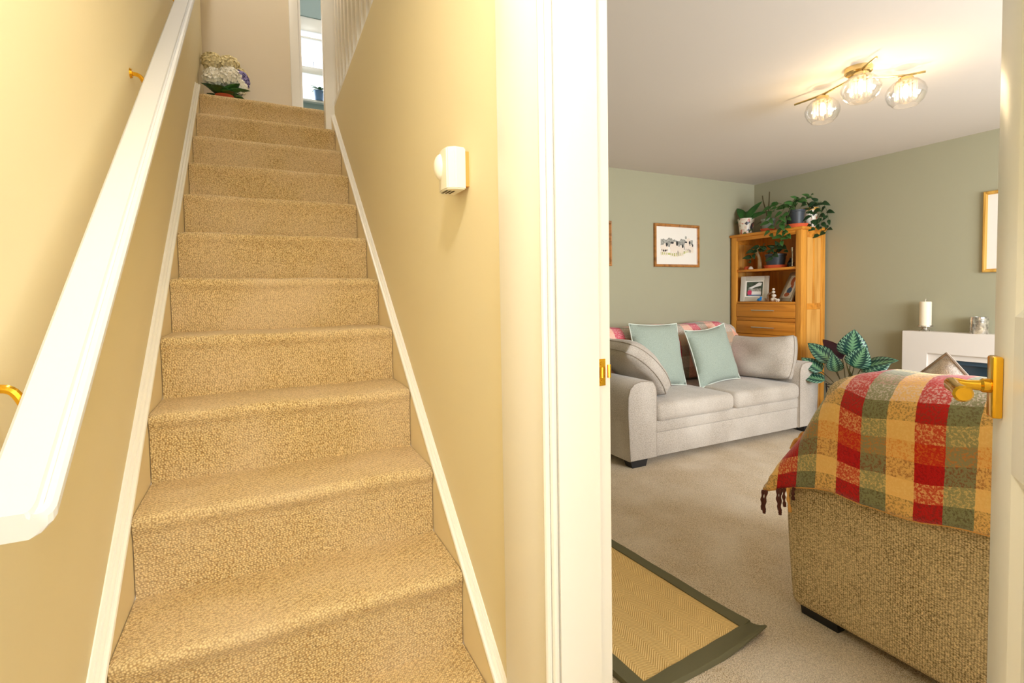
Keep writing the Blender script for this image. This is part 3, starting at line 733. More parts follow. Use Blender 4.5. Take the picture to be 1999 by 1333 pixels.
KY = [(.178, .505, .49), (.165, .535, .488), (.14, .60, .496), (.115, .65, .505), (.08, .715, .518), (.045, .785, .532), (.0, .875, .55), (-.04, .935, .566), (-.10, .985, .576), (-.2, 1.012, .556), (-.38, 1.018, .566), (-.57, 1.012, .60), (-.75, 1.0, .62), (-.93, .97, .62), (-1.03, .70, .60)]
def interp(y, k):
    for a, b in zip(KY, KY[1:]):
        if y <= a[0] and y >= b[0]:
            t = (a[0]-y)/(a[0]-b[0]); return a[k]+(b[k]-a[k])*t
    return KY[-1][k] if y < 0 else KY[0][k]
def chair_throw(u, v):
    y = .178-u*1.2
    zt, zh = interp(y, 1), interp(y, 2)
    h = zt-zh; r = min(.14, h*.55); x0 = CX-.016-.018*math.exp(-((zt-.55)/.1)**2)
    L = [(x0-.010, zh), (x0, zt-r)]
    for k in range(1, 7):
        a = k/6*PI/2; L.append((x0+r*(1-math.cos(a)), zt-r+r*math.sin(a)))
    L += [(2.40, zt), (2.47, zt-.02), (2.515, zt-.07), (2.525, zt-min(.28, h*.8))]
    d = [0]
    for (a, b), (c, g) in zip(L, L[1:]): d.append(d[-1]+math.hypot(c-a, g-b))
    s = v*d[-1]; x, z = L[-1]
    for i in range(len(L)-1):
        if s <= d[i+1]+1e-9:
            t = (s-d[i])/max(1e-6, d[i+1]-d[i]); x = L[i][0]+(L[i+1][0]-L[i][0])*t; z = L[i][1]+(L[i+1][1]-L[i][1])*t; break
    x -= .006*math.sin(y*14+z*6)*(1 if v < .4 else 0); z += .004*math.sin(y*23+v*9)
    return (x, y, z), ((.12-y)/.080+3, s/.0635)
us = [i/60 for i in range(61)]; vs = [i/48 for i in range(49)]
ct = thing('checked_throw', 'red, orange and green checked woollen throw draped over the armchair back', 'throw', (2.3, -.4, .98))
throw_grid('cloth', chair_throw, us, vs, 'throw', ct)
hem = [chair_throw(u, 0)[0] for u in us]
obj('hem', tube(N(), hem, .0055, 6), 'tan', ct)['label'] = 'orange stitched hem'
for y, L_, m_, sw in ((.170, .085, 'coffee', .004), (.155, .10, 'coffee', .01), (.112, .085, 'coffee', -.004), (.100, .11, 'coffee', .004), (.086, .075, 'coffee', .0), (.070, .095, 'tan', -.006), (.045, .05, 'coffee', .004)):
    u = (.178-y)/1.2; p = Vector(chair_throw(u, 0)[0])+Vector((-.012, 0, 0))
    pts = curve([p, p+Vector((-.004, sw*.4, -L_*.4)), p+Vector((0, sw, -L_*.8)), p+Vector((.002, sw*1.2, -L_))], 6)
    n_ = len(pts); rs = [.0055+.0018*math.sin(i*1.1)+(.003 if abs(i/n_-.82) < .07 else 0) for i in range(n_)]
    obj('tassel', tube(N(), pts, rs, 8), m_, ct)
for y, z, x in ((.150, .665, 2.33), (.142, .69, 2.36)):
    obj('tassel', tube(N(), curve([(x, y-.03, z+.02), (x, y, z+.01), (x-.01, y+.014, z-.03)], 5), .008, 8), 'tan', ct)

# ================================================================== BOOKCASE
bk = tag(thing('bookcase', '', 'bookcase', (5.18, 2.31, 0)), 'honey oak bookcase with open shelves and two drawers in the room corner', 'bookcase')
FX, BX, Y0, Y1, TZ = 4.989, 5.372, 1.905, 2.715, 1.937
obj('top', B(FX-.012, BX, Y0-.018, Y1+.015, TZ-.028, TZ, .005), 'oak_y', bk)
for y0, y1 in ((Y0, Y0+.058), (Y1-.068, Y1)): obj('front_stile', B(FX, FX+.028, y0, y1, 0, TZ-.028, .003), 'oak', bk)
obj('top_rail', B(FX+.002, FX+.026, Y0+.058, Y1-.068, 1.868, TZ-.028, .002), 'oak_y', bk)
obj('lower_rail', B(FX+.002, FX+.026, Y0+.058, Y1-.068, .80, .862, .002), 'oak_y', bk)
obj('plinth_rail', B(FX+.002, FX+.026, Y0+.058, Y1-.068, .06, .14, .002), 'oak_y', bk)
for yy, s in ((Y0, 1), (Y1, -1)):
    a, b = (yy+.006, yy+.02) if s > 0 else (yy-.02, yy-.006)
    sd = obj('side_panel', B(FX+.028, BX-.005, a, b, .05, TZ-.028), 'oak_panel', bk)
    y0, y1 = (yy, yy+.024) if s > 0 else (yy-.024, yy)
    obj('side_stile', B(FX+.028, FX+.095, y0, y1, 0, TZ-.028, .003), 'oak', sd)
    obj('side_stile', B(BX-.07, BX-.005, y0, y1, 0, TZ-.028, .003), 'oak', sd)
    for z0, z1 in ((1.13, 1.19), (TZ-.10, TZ-.028), (.05, .13)): obj('side_rail', B(FX+.095, BX-.07, y0, y1, z0, z1, .003), 'oak_y', sd)
    obj('side_muntin', B(FX+.19, FX+.215, y0+.002 if s > 0 else y0, y1 if s > 0 else y1-.002, 1.19, TZ-.10, .002), 'oak', sd)
obj('back_panel', B(BX-.014, BX-.004, Y0+.02, Y1-.02, .06, TZ-.03), 'oak', bk)
for z in (1.553, 1.208, .862, .30): obj('shelf', B(FX+.026 if z < 1.5 else FX+.01, BX-.014, Y0+.02, Y1-.02, z-.024, z, .002), 'oak_y', bk)
obj('divider_rail', B(FX+.002, FX+.026, Y0+.058, Y1-.068, 1.186, 1.208, .002), 'oak_y', bk)
obj('divider_rail', B(FX+.002, FX+.026, Y0+.058, Y1-.068, 1.006, 1.04, .002), 'oak_y', bk)
for z0, z1 in ((1.044, 1.182), (.866, 1.002)):
    d_ = obj('drawer', B(FX-.002, FX+.022, Y0+.061, Y1-.071, z0, z1, .003), 'oak_y', bk)
    bm = N(); zc = (z0+z1)/2+.004
    tube(bm, [(FX-.03, 2.175, zc), (FX-.03, 2.435, zc)], .0055, 10)
    for y in (2.19, 2.42): tube(bm, [(FX-.002, y, zc), (FX-.03, y, zc)], .004, 8)
    obj('handle', bm, 'chrome', d_)['label'] = 'chrome bar handle'

# --- plants on top of the bookcase
def leaf_on(t, mat4, mesh_src):
    return dup(mesh_src, t, mw(t).inverted() @ mat4)
def leaves_along(t, pts, L, W, seed, every, first, mat='leaf', spread=1.0):
    rr = random.Random(seed); cv = curve(pts, 8)
    obj('vine', tube(N(), cv, .0022, 5), 'stem_green', t)
    side = 1; acc = 0
    for a, b in zip(cv, cv[1:]):
        acc += (b-a).length
        if acc > every:
            acc = 0; d = (b-a).normalized(); side = -side
            out = Vector((-.55, side*.8+rr.uniform(-.3, .3), rr.uniform(-.5, .5)))*spread+d*.5
            m = aim(b, out, Vector((-.8, rr.uniform(-.4, .1), .5)))
            sc = rr.uniform(.75, 1.15)
            dup(first, t, mw(t).inverted() @ m @ Matrix.Scale(sc, 4))
def first_leaf(t, L, W, mat, M4):
    o = solid(obj('leaf', leaf(N(), L, W, .5, .12), mat, t, local=True, smooth=60)); o.matrix_basis = mw(t).inverted() @ M4; return o
def pot(t, c, r0, r1, h, mat, rim=.006, name='pot'):
    return obj(name, lathe(N(), [(0, 0), (r0, 0), (r1, h-.02), (r1+rim, h-.018), (r1+rim, h), (r1-.004, h), (r1-.008, h-.02), (0, h-.022)], c, 22), mat, t)
def saucer(t, c, r, mat='terracotta'):
    return obj('saucer', lathe(N(), [(0, 0), (r*.85, 0), (r, .032), (r-.005, .032), (r*.83, .006), (0, .006)], c, 22), mat, t)
o1 = tag(thing('potted_orchid', '', 'plant', (5.07, 2.59, TZ)), 'broad leaved orchid in a floral patterned pot, leftmost on top of the bookcase', 'plant')
pot(o1, (5.07, 2.59, TZ), .062, .082, .17, 'floral', .002)
for d, L_, W_, bd in (((-.15, .50, .95), .22, .085, .8), ((-.2, -.75, .9), .25, .075, 1.0), ((-.3, .95, .3), .2, .075, 1.6), ((-.1, -.9, .35), .26, .06, .6), ((.2, .1, .8), .17, .06, 1.0)):
    o = solid(obj('leaf', leaf(N(), L_, W_, bd, .15, 8, .7), 'leaf_orchid', o1, local=True, smooth=60)); o.matrix_basis = Matrix.Translation((0, 0, .15)) @ aim((0, 0, 0), d, (-.75, -.5, .45))
o2 = tag(thing('potted_orchid', '', 'plant', (5.08, 2.33, TZ)), 'two bare orchid stems in a smoky clear pot on a terracotta saucer', 'plant')
saucer(o2, (5.08, 2.33, TZ), .075)
g_ = pot(o2, (5.08, 2.33, TZ+.007), .05, .066, .125, 'stem', .003); g_.data.materials[0] = MAT['potgreen']
for dy, zz in ((.055, .385), (-.02, .41)):
    obj('stem', tube(N(), curve([(5.08, 2.33, TZ+.11), (5.075, 2.33+dy*.4, TZ+.22), (5.07, 2.33+dy*.9, TZ+.32), (5.07, 2.33+dy*1.1, TZ+zz)], 6), 6e-3, 6), 'stem', o2)
for d in ((-.4, -.8, .1), (-.4, .8, .05)):
    o = solid(obj('leaf', leaf(N(), .13, .03, .9), 'leaf_dark', o2, local=True, smooth=60)); o.matrix_basis = Matrix.Translation((0, 0, .12)) @ aim((0, 0, 0), d)
o3 = tag(thing('trailing_plant', '', 'plant', (5.06, 2.0, TZ)), 'trailing green plant in a dark pot spilling over the bookcase front', 'plant')
saucer(o3, (5.06, 2.0, TZ), .105); pot(o3, (5.06, 2.0, TZ+.007), .058, .068, .165, 'potgrey')
fl = first_leaf(o3, .088, .046, 'leaf', aim((5.03, 2.02, TZ+.19), (-.6, .5, .5)))
for sd, pts in enumerate((
  [(5.06, 2.02, 2.10), (5.02, 2.12, 2.17), (4.98, 2.19, 2.14), (4.955, 2.22, 2.04), (4.95, 2.22, 1.94), (4.945, 2.2, 1.89)],
  [(5.06, 2.02, 2.10), (5.03, 2.16, 2.20), (5.02, 2.24, 2.19), (5.0, 2.26, 2.12)],
  [(5.06, 2.0, 2.10), (5.0, 2.06, 2.15), (4.96, 2.10, 2.08), (4.95, 2.09, 1.98), (4.945, 2.07, 1.90), (4.945, 2.08, 1.82), (4.945, 2.09, 1.79)],
  [(5.06, 2.0, 2.10), (5.0, 2.0, 2.16), (4.965, 2.03, 2.05), (4.95, 2.04, 1.95), (4.945, 2.02, 1.87), (4.945, 2.0, 1.83)],
  [(5.06, 1.98, 2.11), (5.08, 1.93, 2.20), (5.05, 1.86, 2.22), (5.0, 1.84, 2.20)],
  [(5.07, 2.02, 2.11), (5.06, 2.05, 2.19), (5.04, 2.0, 2.22), (5.02, 1.93, 2.2)])):
    leaves_along(o3, pts, .088, .045, sd+3, .038, fl)
o3b = tag(thing('plant_pot', '', 'pot', (5.17, 2.12, TZ)), 'black plant pot on a saucer behind the trailing plant', 'pot')
saucer(o3b, (5.17, 2.12, TZ), .075); pot(o3b, (5.17, 2.12, TZ+.007), .05, .062, .16, 'potblack')
o4 = tag(thing('trailing_plant', '', 'plant', (5.10, 1.79, TZ)) if 0 else thing('trailing_plant', '', 'plant', (5.16, 1.99, TZ)), 'leafy vine in a gold rimmed floral pot hanging over the bookcase side', 'plant')
o4.location = (5.22, 1.965, TZ); pc = Vector((5.22, 1.965, TZ))
pot(o4, pc, .048, .062, .19, 'floral', .001)
obj('rim', lathe(N(), [(.060, .168), (.067, .168), (.068, .196), (.060, .196)], pc, 22, False), 'gold', o4)['label'] = 'gold band round the pot rim'
fl = first_leaf(o4, .085, .042, 'leaf_dark', aim(pc+Vector((0, 0, .2)), (-.4, -.5, .5)))
for sd, pts in enumerate((
  [pc+Vector((0, 0, .19)), pc+Vector((-.03, -.05, .25)), pc+Vector((-.02, -.10, .20)), pc+Vector((0, -.11, .08)), pc+Vector((.02, -.10, -.02)), pc+Vector((-.02, -.10, -.09))],
  [pc+Vector((0, 0, .19)), pc+Vector((.05, -.05, .26)), pc+Vector((.10, -.08, .21)), pc+Vector((.12, -.10, .10)), pc+Vector((.12, -.10, .0)), pc+Vector((.08, -.10, -.06))],
  [pc+Vector((0, 0, .19)), pc+Vector((-.08, .0, .26)), pc+Vector((-.14, -.02, .27)), pc+Vector((-.17, -.03, .22))],
  [pc+Vector((0, 0, .19)), pc+Vector((-.10, -.05, .17)), pc+Vector((-.12, -.09, .08)), pc+Vector((-.12, -.09, -.01))],
  [pc+Vector((0, 0, .19)), pc+Vector((.0, -.08, .12)), pc+Vector((-.05, -.11, .04)), pc+Vector((-.1, -.1, -.04))])):
    leaves_along(o4, pts, .085, .042, sd+31, .04, fl)
bm = N()
for a in range(5): tube(bm, curve([pc+Vector((0, 0, .18)), pc+Vector((.01*math.cos(a*1.3), .02*math.sin(a*1.3), .23)), pc+Vector((.03*math.cos(a*1.3), .04*math.sin(a*1.3), .255))], 4), .005, 5)
obj('shoots', bm, 'stem', o4)

# --- upper shelf
UZ = 1.553
tw = tag(thing('driftwood_ornament', '', 'ornament', (5.12, 2.47, UZ)), 'pale twisted driftwood ornament on the upper bookcase shelf', 'ornament')
bm = N(); tube(bm, curve([(5.12, 2.46, UZ), (5.11, 2.45, UZ+.08), (5.12, 2.47, UZ+.14), (5.11, 2.50, UZ+.2), (5.12, 2.49, UZ+.26)], 6), [.02]*8+[.016]*8+[.011]*9, 8); obj('branch', bm, 'twig', tw)
bm = N(); tube(bm, curve([(5.10, 2.43, UZ), (5.10, 2.44, UZ+.1), (5.09, 2.46, UZ+.18), (5.10, 2.455, UZ+.25)], 6), [.014]*10+[.009]*9, 8); obj('branch', bm, 'twig', tw)
sp2 = tag(thing('potted_plant', '', 'plant', (5.12, 2.27, UZ)), 'dark leaved plant in a grey pot on a terracotta saucer, upper shelf', 'plant')
saucer(sp2, (5.12, 2.27, UZ), .115); pot(sp2, (5.12, 2.27, UZ+.007), .08, .097, .14, 'potgrey')
fl = first_leaf(sp2, .085, .05, 'leaf_dark', aim((5.1, 2.26, UZ+.15), (-.5, .2, .4)))
for sd, pts in enumerate((
  [(5.12, 2.29, UZ+.13), (5.06, 2.38, UZ+.20), (5.04, 2.46, UZ+.17), (5.03, 2.52, UZ+.08)],
  [(5.12, 2.29, UZ+.13), (5.05, 2.35, UZ+.22), (5.03, 2.42, UZ+.23), (5.02, 2.46, UZ+.20)],
  [(5.12, 2.25, UZ+.13), (5.06, 2.24, UZ+.21), (5.02, 2.22, UZ+.18), (5.01, 2.22, UZ+.1)],
  [(5.12, 2.25, UZ+.13), (5.10, 2.20, UZ+.22), (5.08, 2.15, UZ+.2), (5.05, 2.12, UZ+.15)],
  [(5.12, 2.25, UZ+.13), (5.12, 2.28, UZ+.21), (5.10, 2.25, UZ+.26)])):
    leaves_along(sp2, pts, .085, .05, sd+61, .035, fl)
gc = tag(thing('glass_candlestick', '', 'candlestick', (5.10, 2.07, UZ)), 'slender clear glass candlestick at the right of the upper shelf', 'candlestick')
obj('stem', lathe(N(), [(0, 0), (.032, 0), (.034, .006), (.010, .014), (.007, .03), (.009, .06), (.006, .10), (.008, .15), (.014, .17), (.014, .20), (.010, .20), (.009, .175), (0, .17)], (5.10, 2.07, UZ), 16), 'mercury', gc)
tb = tag(obj('trinket', lathe(N(), [(0, 0), (.03, 0), (.034, .02), (.02, .035), (0, .04)], (5.08, 2.585, UZ), 12), 'terracotta'), 'small reddish trinket at the left end of the upper shelf', 'ornament')
tb2 = tag(obj('trinket', lathe(N(), [(0, 0), (.022, 0), (.026, .012), (.012, .03), (0, .034)], (5.06, 2.52, UZ), 10), 'fig_white'), 'tiny pale trinket beside the driftwood ornament', 'ornament')
tb3 = tag(obj('dark_bottle', lathe(N(), [(0, 0), (.03, 0), (.032, .05), (.012, .08), (.010, .10), (0, .10)], (5.16, 2.13, UZ), 14), 'potblack'), 'small dark bottle behind the glass candlestick on the upper shelf', 'bottle')

# --- lower open shelf: two photo frames and figures
DZ = 1.208
def photo_frame(name, label, M4, w_, h_, bw, mat, patches, matw):
    t = thing(name, label, 'photo frame', M4.to_translation())
    inv = mw(t).inverted()
    def add(nm, bm, m_): bm.transform(inv @ M4); return obj(nm, bm, m_, t, local=True)
    bm = N()     # local: x width, z height, -y toward the viewer
    for x0, x1, z0, z1 in ((-w_/2, -w_/2+bw, 0, h_), (w_/2-bw, w_/2, 0, h_), (-w_/2+bw, w_/2-bw, 0, bw), (-w_/2+bw, w_/2-bw, h_-bw, h_)): box(bm, x0, x1, -.012, .004, z0, z1, .002)
    add('frame', bm, mat)
    add('mount', B(-w_/2+bw, w_/2-bw, -.004, .004, bw, h_-bw), 'mount')
    pw, ph = w_/2-bw-matw, bw+matw
    add('photograph', B(-pw, pw, -.0055, -.0035, ph, h_-ph), 'photo_dark')
    for i, (m_, pts) in enumerate(patches):
        bm = N(); prism(bm, [(-pw+2*pw*x, ph+(h_-2*ph)*z) for x, z in pts], -.0062-.0002*i, -.0054, 'y'); add('printed_figure', bm, m_)
    bm = N(); prism(bm, [(.004, h_*.8), (.008, h_*.8), (h_*.33, .0), (h_*.32, .0)], -.02, .02, 'x'); add('easel_back', bm, 'pewter')
    return t
E = lambda cx, cz, rx, rz, n=10: [(cx+rx*math.cos(2*PI*i/n), cz+rz*math.sin(2*PI*i/n)) for i in range(n)]
R_ = lambda a, ax: Matrix.Rotation(math.radians(a), 4, ax)
photo_frame('photo_frame', 'wide silver frame with a family snapshot on the lower open shelf', Matrix.Translation((5.06, 2.48, DZ)) @ R_(-68, 'Z') @ R_(-10, 'X'), .285, .275, .048, 'silver',
   [('photo_white', [(.1, .55), (.5, .75), (.75, .95), (.95, .92), (.9, .72), (.55, .62), (.3, .50)]), ('inkgrey', [(.1, .3), (.9, .3), (.9, .52), (.4, .52), (.1, .45)]), ('photo_pink', E(.2, .22, .14, .2)), ('photo_white', [(.32, .05), (.92, .05), (.92, .3), (.34, .32)]), ('photo_blue', [(.1, 0), (.9, 0), (.9, .07), (.1, .07)])], .014)
photo_frame('photo_frame', 'pewter frame with a portrait tilted at the right end of the lower shelf', Matrix.Translation((5.08, 2.135, DZ)) @ R_(-118, 'Z') @ R_(-24, 'X'), .25, .32, .035, 'pewter',
   [('mount', [(0, 0), (1, 0), (1, 1), (0, 1)]), ('photo_skin', E(.45, .78, .22, .2)), ('photo_white', [(.3, .55), (.42, .58), (.6, .35), (.5, .33)]), ('photo_skin', E(.62, .52, .16, .16)), ('photo_blue', E(.5, .32, .3, .16)), ('photo_skin', E(.4, .12, .32, .1))], .012)
ft = tag(thing('figurine', '', 'ornament', (5.04, 2.235, DZ)), 'little white tiered figurine group between the two photo frames', 'ornament')
for i, (dy, z, r) in enumerate(((0, .022, .024), (-.005, .062, .019), (.0, .098, .015), (.0, .128, .012))):
    g = N(); bmesh.ops.create_uvsphere(g, u_segments=12, v_segments=8, radius=r); g.transform(Matrix.Translation((5.04, 2.235+dy, DZ+z)) @ Matrix.Diagonal((1, 1.25, .95, 1))); obj('tier', g, 'fig_white', ft, smooth=60)
obj('branch', tube(N(), curve([(5.05, 2.29, DZ), (5.04, 2.30, DZ+.06), (5.05, 2.27, DZ+.09), (5.05, 2.245, DZ+.06)], 5), .009, 8), 'fig_brown', ft)
for i, (x, y, m_, lab) in enumerate(((5.015, 2.29, 'fig_brown', 'small brown animal figurine on the lower shelf, left of the white figurines'), (5.015, 2.17, 'fig_white', 'small white animal figurine on the lower shelf in front of the pewter frame'))):
    g = N(); tube(g, [(x, y-.022, DZ+.014), (x, y-.012, DZ+.018), (x, y+.012, DZ+.018), (x, y+.02, DZ+.014)], [.006, .012, .012, .006], 8)
    tube(g, [(x, y+.015, DZ+.02), (x, y+.022, DZ+.034)], [.007, .007], 8)
    for dx in (-.006, .006):
        for dy in (-.01, .01): tube(g, [(x+dx, y+dy, DZ), (x+dx, y+dy, DZ+.014)], .003, 6)
    tag(obj('figurine', g, m_), lab, 'ornament')
fb = tag(thing('figurine', '', 'ornament', (5.005, 2.375, DZ)), 'bright blue bird figurine in front of the silver photo frame', 'ornament')
g = N(); tube(g, [(5.005, 2.345, DZ+.03), (5.005, 2.36, DZ+.022), (5.005, 2.38, DZ+.022), (5.005, 2.405, DZ+.012)], [.004, .014, .016, .004], 10); obj('body', g, 'fig_blue', fb, smooth=60)
g = N(); bmesh.ops.create_uvsphere(g, u_segments=12, v_segments=8, radius=.012); g.transform(Matrix.Translation((5.0, 2.352, DZ+.042))); obj('head', g, 'fig_blue', fb, smooth=60)
obj('perch', lathe(N(), [(0, 0), (.016, 0), (.010, .008), (0, .010)], (5.005, 2.375, DZ), 12), 'fig_brown', fb)

# ================================================================== PICTURES
def picture(name, label, M4, w_, h_, bw, mat, depth=.025, extra=None):
    t = thing(name, label, 'picture', M4.to_translation()); inv = mw(t).inverted()
    def add(nm, bm, m_): bm.transform(inv @ M4); return obj(nm, bm, m_, t, local=True, smooth=20)
    bm = N(); a, b = w_/2, h_/2   # mitred moulding, local -y to the viewer
    prof = [(0, 0), (0, -depth*.8), (bw*.25, -depth), (bw*.6, -depth*.92), (bw*.8, -depth*.6), (bw, -depth*.5), (bw, 0)]
    cor = [(-1, -1), (1, -1), (1, 1), (-1, 1)]
    V = [[bm.verts.new((sx*(a-i), y, sz*(b-i))) for i, y in prof] for sx, sz in cor]
    for c in range(4):
        for k in range(len(prof)): k2 = (k+1) % len(prof); bm.faces.new((V[c][k], V[c][k2], V[(c+1) % 4][k2], V[(c+1) % 4][k]))
    add('frame', bm, mat); add('mount', B(-a+bw*.9, a-bw*.9, -depth*.35, -.001, -b+bw*.9, b-bw*.9), 'mount')
    for nm, m_, pts, dy in (extra or []):
        bm = N(); prism(bm, [(x*w_, z*h_) for x, z in pts], -depth*.36-.0006-dy*.0003, -depth*.34, 'y'); add(nm, bm, m_)
    return t
rr = random.Random(4); ex = []
hedge = [(-.36, .0)]+[(-.36+.72*i/24, .165-.05*(i/24)+rr.uniform(-.035, .04)) for i in range(25)]+[(.36, -.08), (.2, -.10), (0, -.06)]
ex.append(('painted_hedge', 'inkgrey', hedge, 0))
ex.append(('painted_grass', 'meadow', [(-.36, -.22), (-.2, -.21), (-.05, -.25), (.1, -.23), (.2, -.16), (.34, -.13), (.34, -.06), (.1, -.14), (-.1, -.18), (-.36, -.15)], 1))
for i, (cx, cz, s) in enumerate(((-.28, -.05, 1.0), (-.06, -.03, 1.2), (.08, -.07, .9), (.24, .02, .9), (.32, -.03, .7))):
    ex.append(('painted_cow', 'cow', E(cx, cz, .085*s, .10*s, 12), 2+.1*i))
    for k in (-1, -.3, .4, 1): ex.append(('painted_leg', 'cow', [(cx+.06*s*k-.010, cz-.19*s), (cx+.06*s*k+.010, cz-.19*s), (cx+.06*s*k+.014, cz-.05*s), (cx+.06*s*k-.014, cz-.05*s)], 2))
    ex.append(('painted_patch', 'ink', E(cx+.05*s, cz+.07*s, .022*s, .05*s, 8), 3))
    ex.append(('painted_patch', 'ink' if i % 2 else 'inkgrey', E(cx-.04*s, cz+.08*s, .03*s, .022*s, 8), 3))
ex.append(('painted_head', 'inkgrey', E(.20, .20, .022, .035, 8), 3)); ex.append(('painted_head', 'cow', E(.26, .13, .05, .06, 8), 2.5))
picture('framed_picture', 'wood framed print of black and white cows above the sofa', Matrix.Translation((4.195, YB-.002, 1.803)), .617, .44, .028, 'frame_wood', .03, ex)
picture('framed_picture', 'wood framed picture mostly hidden behind the white door casing', Matrix.Translation((3.045, YB-.002, 1.80)), .60, .43, .028, 'frame_wood', .03)
picture('framed_picture', 'gilt framed picture on the right wall above the fireplace', Matrix.Translation((XR-.002, .46, 1.748)) @ R_(-90, 'Z'), .44, .625, .026, 'gold', .025,
   [('pencil_mark', 'inkgrey', [(.02, -.30), (.14, -.31), (.14, -.318), (.02, -.308)], 1)])

# ================================================================== FIREPLACE
fp = tag(thing('fireplace', '', 'fireplace', (5.3, .5, 0)), 'white fireplace surround with a stepped opening and dark blue grey firebox', 'fireplace')
FXm = 5.249; ya, yb = 1.164, -.16
bm = N(); prism(bm, [(ya, 0), (ya, .957), (yb, .957), (yb, 0), (.02, 0), (.02, .784), (.985, .784), (.985, 0)], FXm, XR-.003, 'x')
bmesh.ops.bevel(bm, geom=bm.edges[:], offset=.003, segments=2, affect='EDGES')
obj('surround', bm, 'mantel', fp)
bm = N(); box(bm, FXm+.025, XR-.003, .925, .985, 0, .784); box(bm, FXm+.025, XR-.003, .02, .08, 0, .784); box(bm, FXm+.025, XR-.003, .08, .925, .735, .784)
obj('inner_frame', bm, 'mantel', fp)
bm = N(); box(bm, XR-.02, XR-.004, .08, .925, .02, .735); box(bm, FXm+.05, XR-.02, .905, .925, .02, .735); box(bm, FXm+.05, XR-.02, .08, .10, .02, .735); box(bm, FXm+.05, XR-.02, .10, .905, .70, .735)
obj('firebox', bm, 'firebox', fp)
obj('glass_front', B(FXm+.085, FXm+.089, .10, .905, .10, .70), 'fireglass', fp)
obj('hearth', B(FXm-.30, FXm, yb, ya, 0, .03, .004), 'mantel', fp)
cs = tag(thing('pillar_candle', '', 'candle', (5.30, 1.02, .957)), 'ivory pillar candle on a glass stand at the left of the mantel', 'candle')
cc = (5.305, 1.02, .957)
obj('stand', lathe(N(), [(0, 0), (.042, 0), (.044, .006), (.024, .018), (.022, .026), (.046, .036), (.054, .042), (.052, .050), (.04, .052), (0, .052)], cc, 24), 'mercury', cs)['label'] = 'silvered glass stand'
obj('wax', lathe(N(), [(0, .052), (.041, .052), (.041, .243), (.038, .250), (.028, .248), (0, .244)], cc, 24), 'wax', cs)
obj('wick', tube(N(), curve([(cc[0], cc[1], cc[2]+.243), (cc[0], cc[1]+.002, cc[2]+.26), (cc[0], cc[1]-.002, cc[2]+.272)], 3), .0022, 5), 'fig_white', cs)
vt = tag(thing('votive_holder', '', 'candle holder', (5.305, .664, .957)), 'silvered mottled glass candle holder on the mantel under the gilt picture', 'candle holder')
obj('cup', lathe(N(), [(0, 0), (.054, 0), (.056, .004), (.056, .132), (.052, .132), (.052, .01), (0, .01)], (5.305, .664, .957), 28), 'mercury', vt)

# ================================================================== FLOOR PLANT
cal = tag(thing('calathea', '', 'plant', (5.02, 1.48, 0)), 'large patterned leaf plant between the bookcase and the fireplace', 'plant')
obj('basket', lathe(N(), [(0, .03), (.12, .03), (.15, .30), (.155, .31), (.145, .31), (.13, .28), (0, .28)], (5.02, 1.48, 0), 24), 'wicker', cal)
bm = N()
for a in range(4): q = a*PI/2+.5; tube(bm, [(5.02+.13*math.cos(q), 1.48+.13*math.sin(q), 0), (5.02+.165*math.cos(q), 1.48+.165*math.sin(q), .46)], .006, 6)
for z in (.10, .44): tube(bm, [(5.02+.163*math.cos(i*PI/12), 1.48+.163*math.sin(i*PI/12), z) for i in range(25)], .005, 6)
obj('wire_stand', bm, 'wire', cal)
LV = [((4.98, 1.43, .72), (4.96, 1.395, .955), .20, 'calathea', (-.86, -.5, .15), .15),
 ((4.90, 1.36, .64), (4.86, 1.25, .82), .17, 'calathea', (-.8, -.6, .25), .2),
 ((4.92, 1.56, .665), (4.88, 1.755, .835), .135, 'calathea', (-.75, -.45, .5), .3),
 ((5.0, 1.515, .69), (4.99, 1.69, .885), .11, 'purple', (-.8, -.4, .55), .6),
 ((4.88, 1.50, .585), (4.85, 1.51, .74), .115, 'calathea', (-.9, -.4, .1), .2),
 ((4.87, 1.62, .575), (4.82, 1.77, .705), .12, 'calathea', (-.6, -.4, .7), .4),
 ((4.95, 1.33, .63), (4.92, 1.07, .765), .16, 'calathea', (-.5, -.4, .85), .35),
 ((4.85, 1.58, .50), (4.77, 1.76, .55), .13, 'calathea', (-.4, -.4, .8), .4),
 ((4.9, 1.40, .57), (4.80, 1.33, .66), .15, 'leaf_dark', (-.6, -.5, .6), .3),
 ((5.08, 1.36, .58), (5.12, 1.2, .70), .15, 'calathea', (-.6, -.5, .6), .4)]
for b, tp, W_, m_, n_, bd in LV:
    b, tp = Vector(b), Vector(tp); d = tp-b
    o = solid(obj('leaf', leaf(N(), d.length*1.04, W_*1.16, bd, .05, 10, .62), m_, cal, local=True, smooth=70))
    o.matrix_basis = mw(cal).inverted() @ aim(b, d, n_)
    obj('leaf_stalk', tube(N(), curve([(5.02, 1.48, .28), (5.02*.5+b.x*.5, 1.48*.5+b.y*.5, .3+(b.z-.3)*.6), b], 6), .004, 6), 'stem', cal)

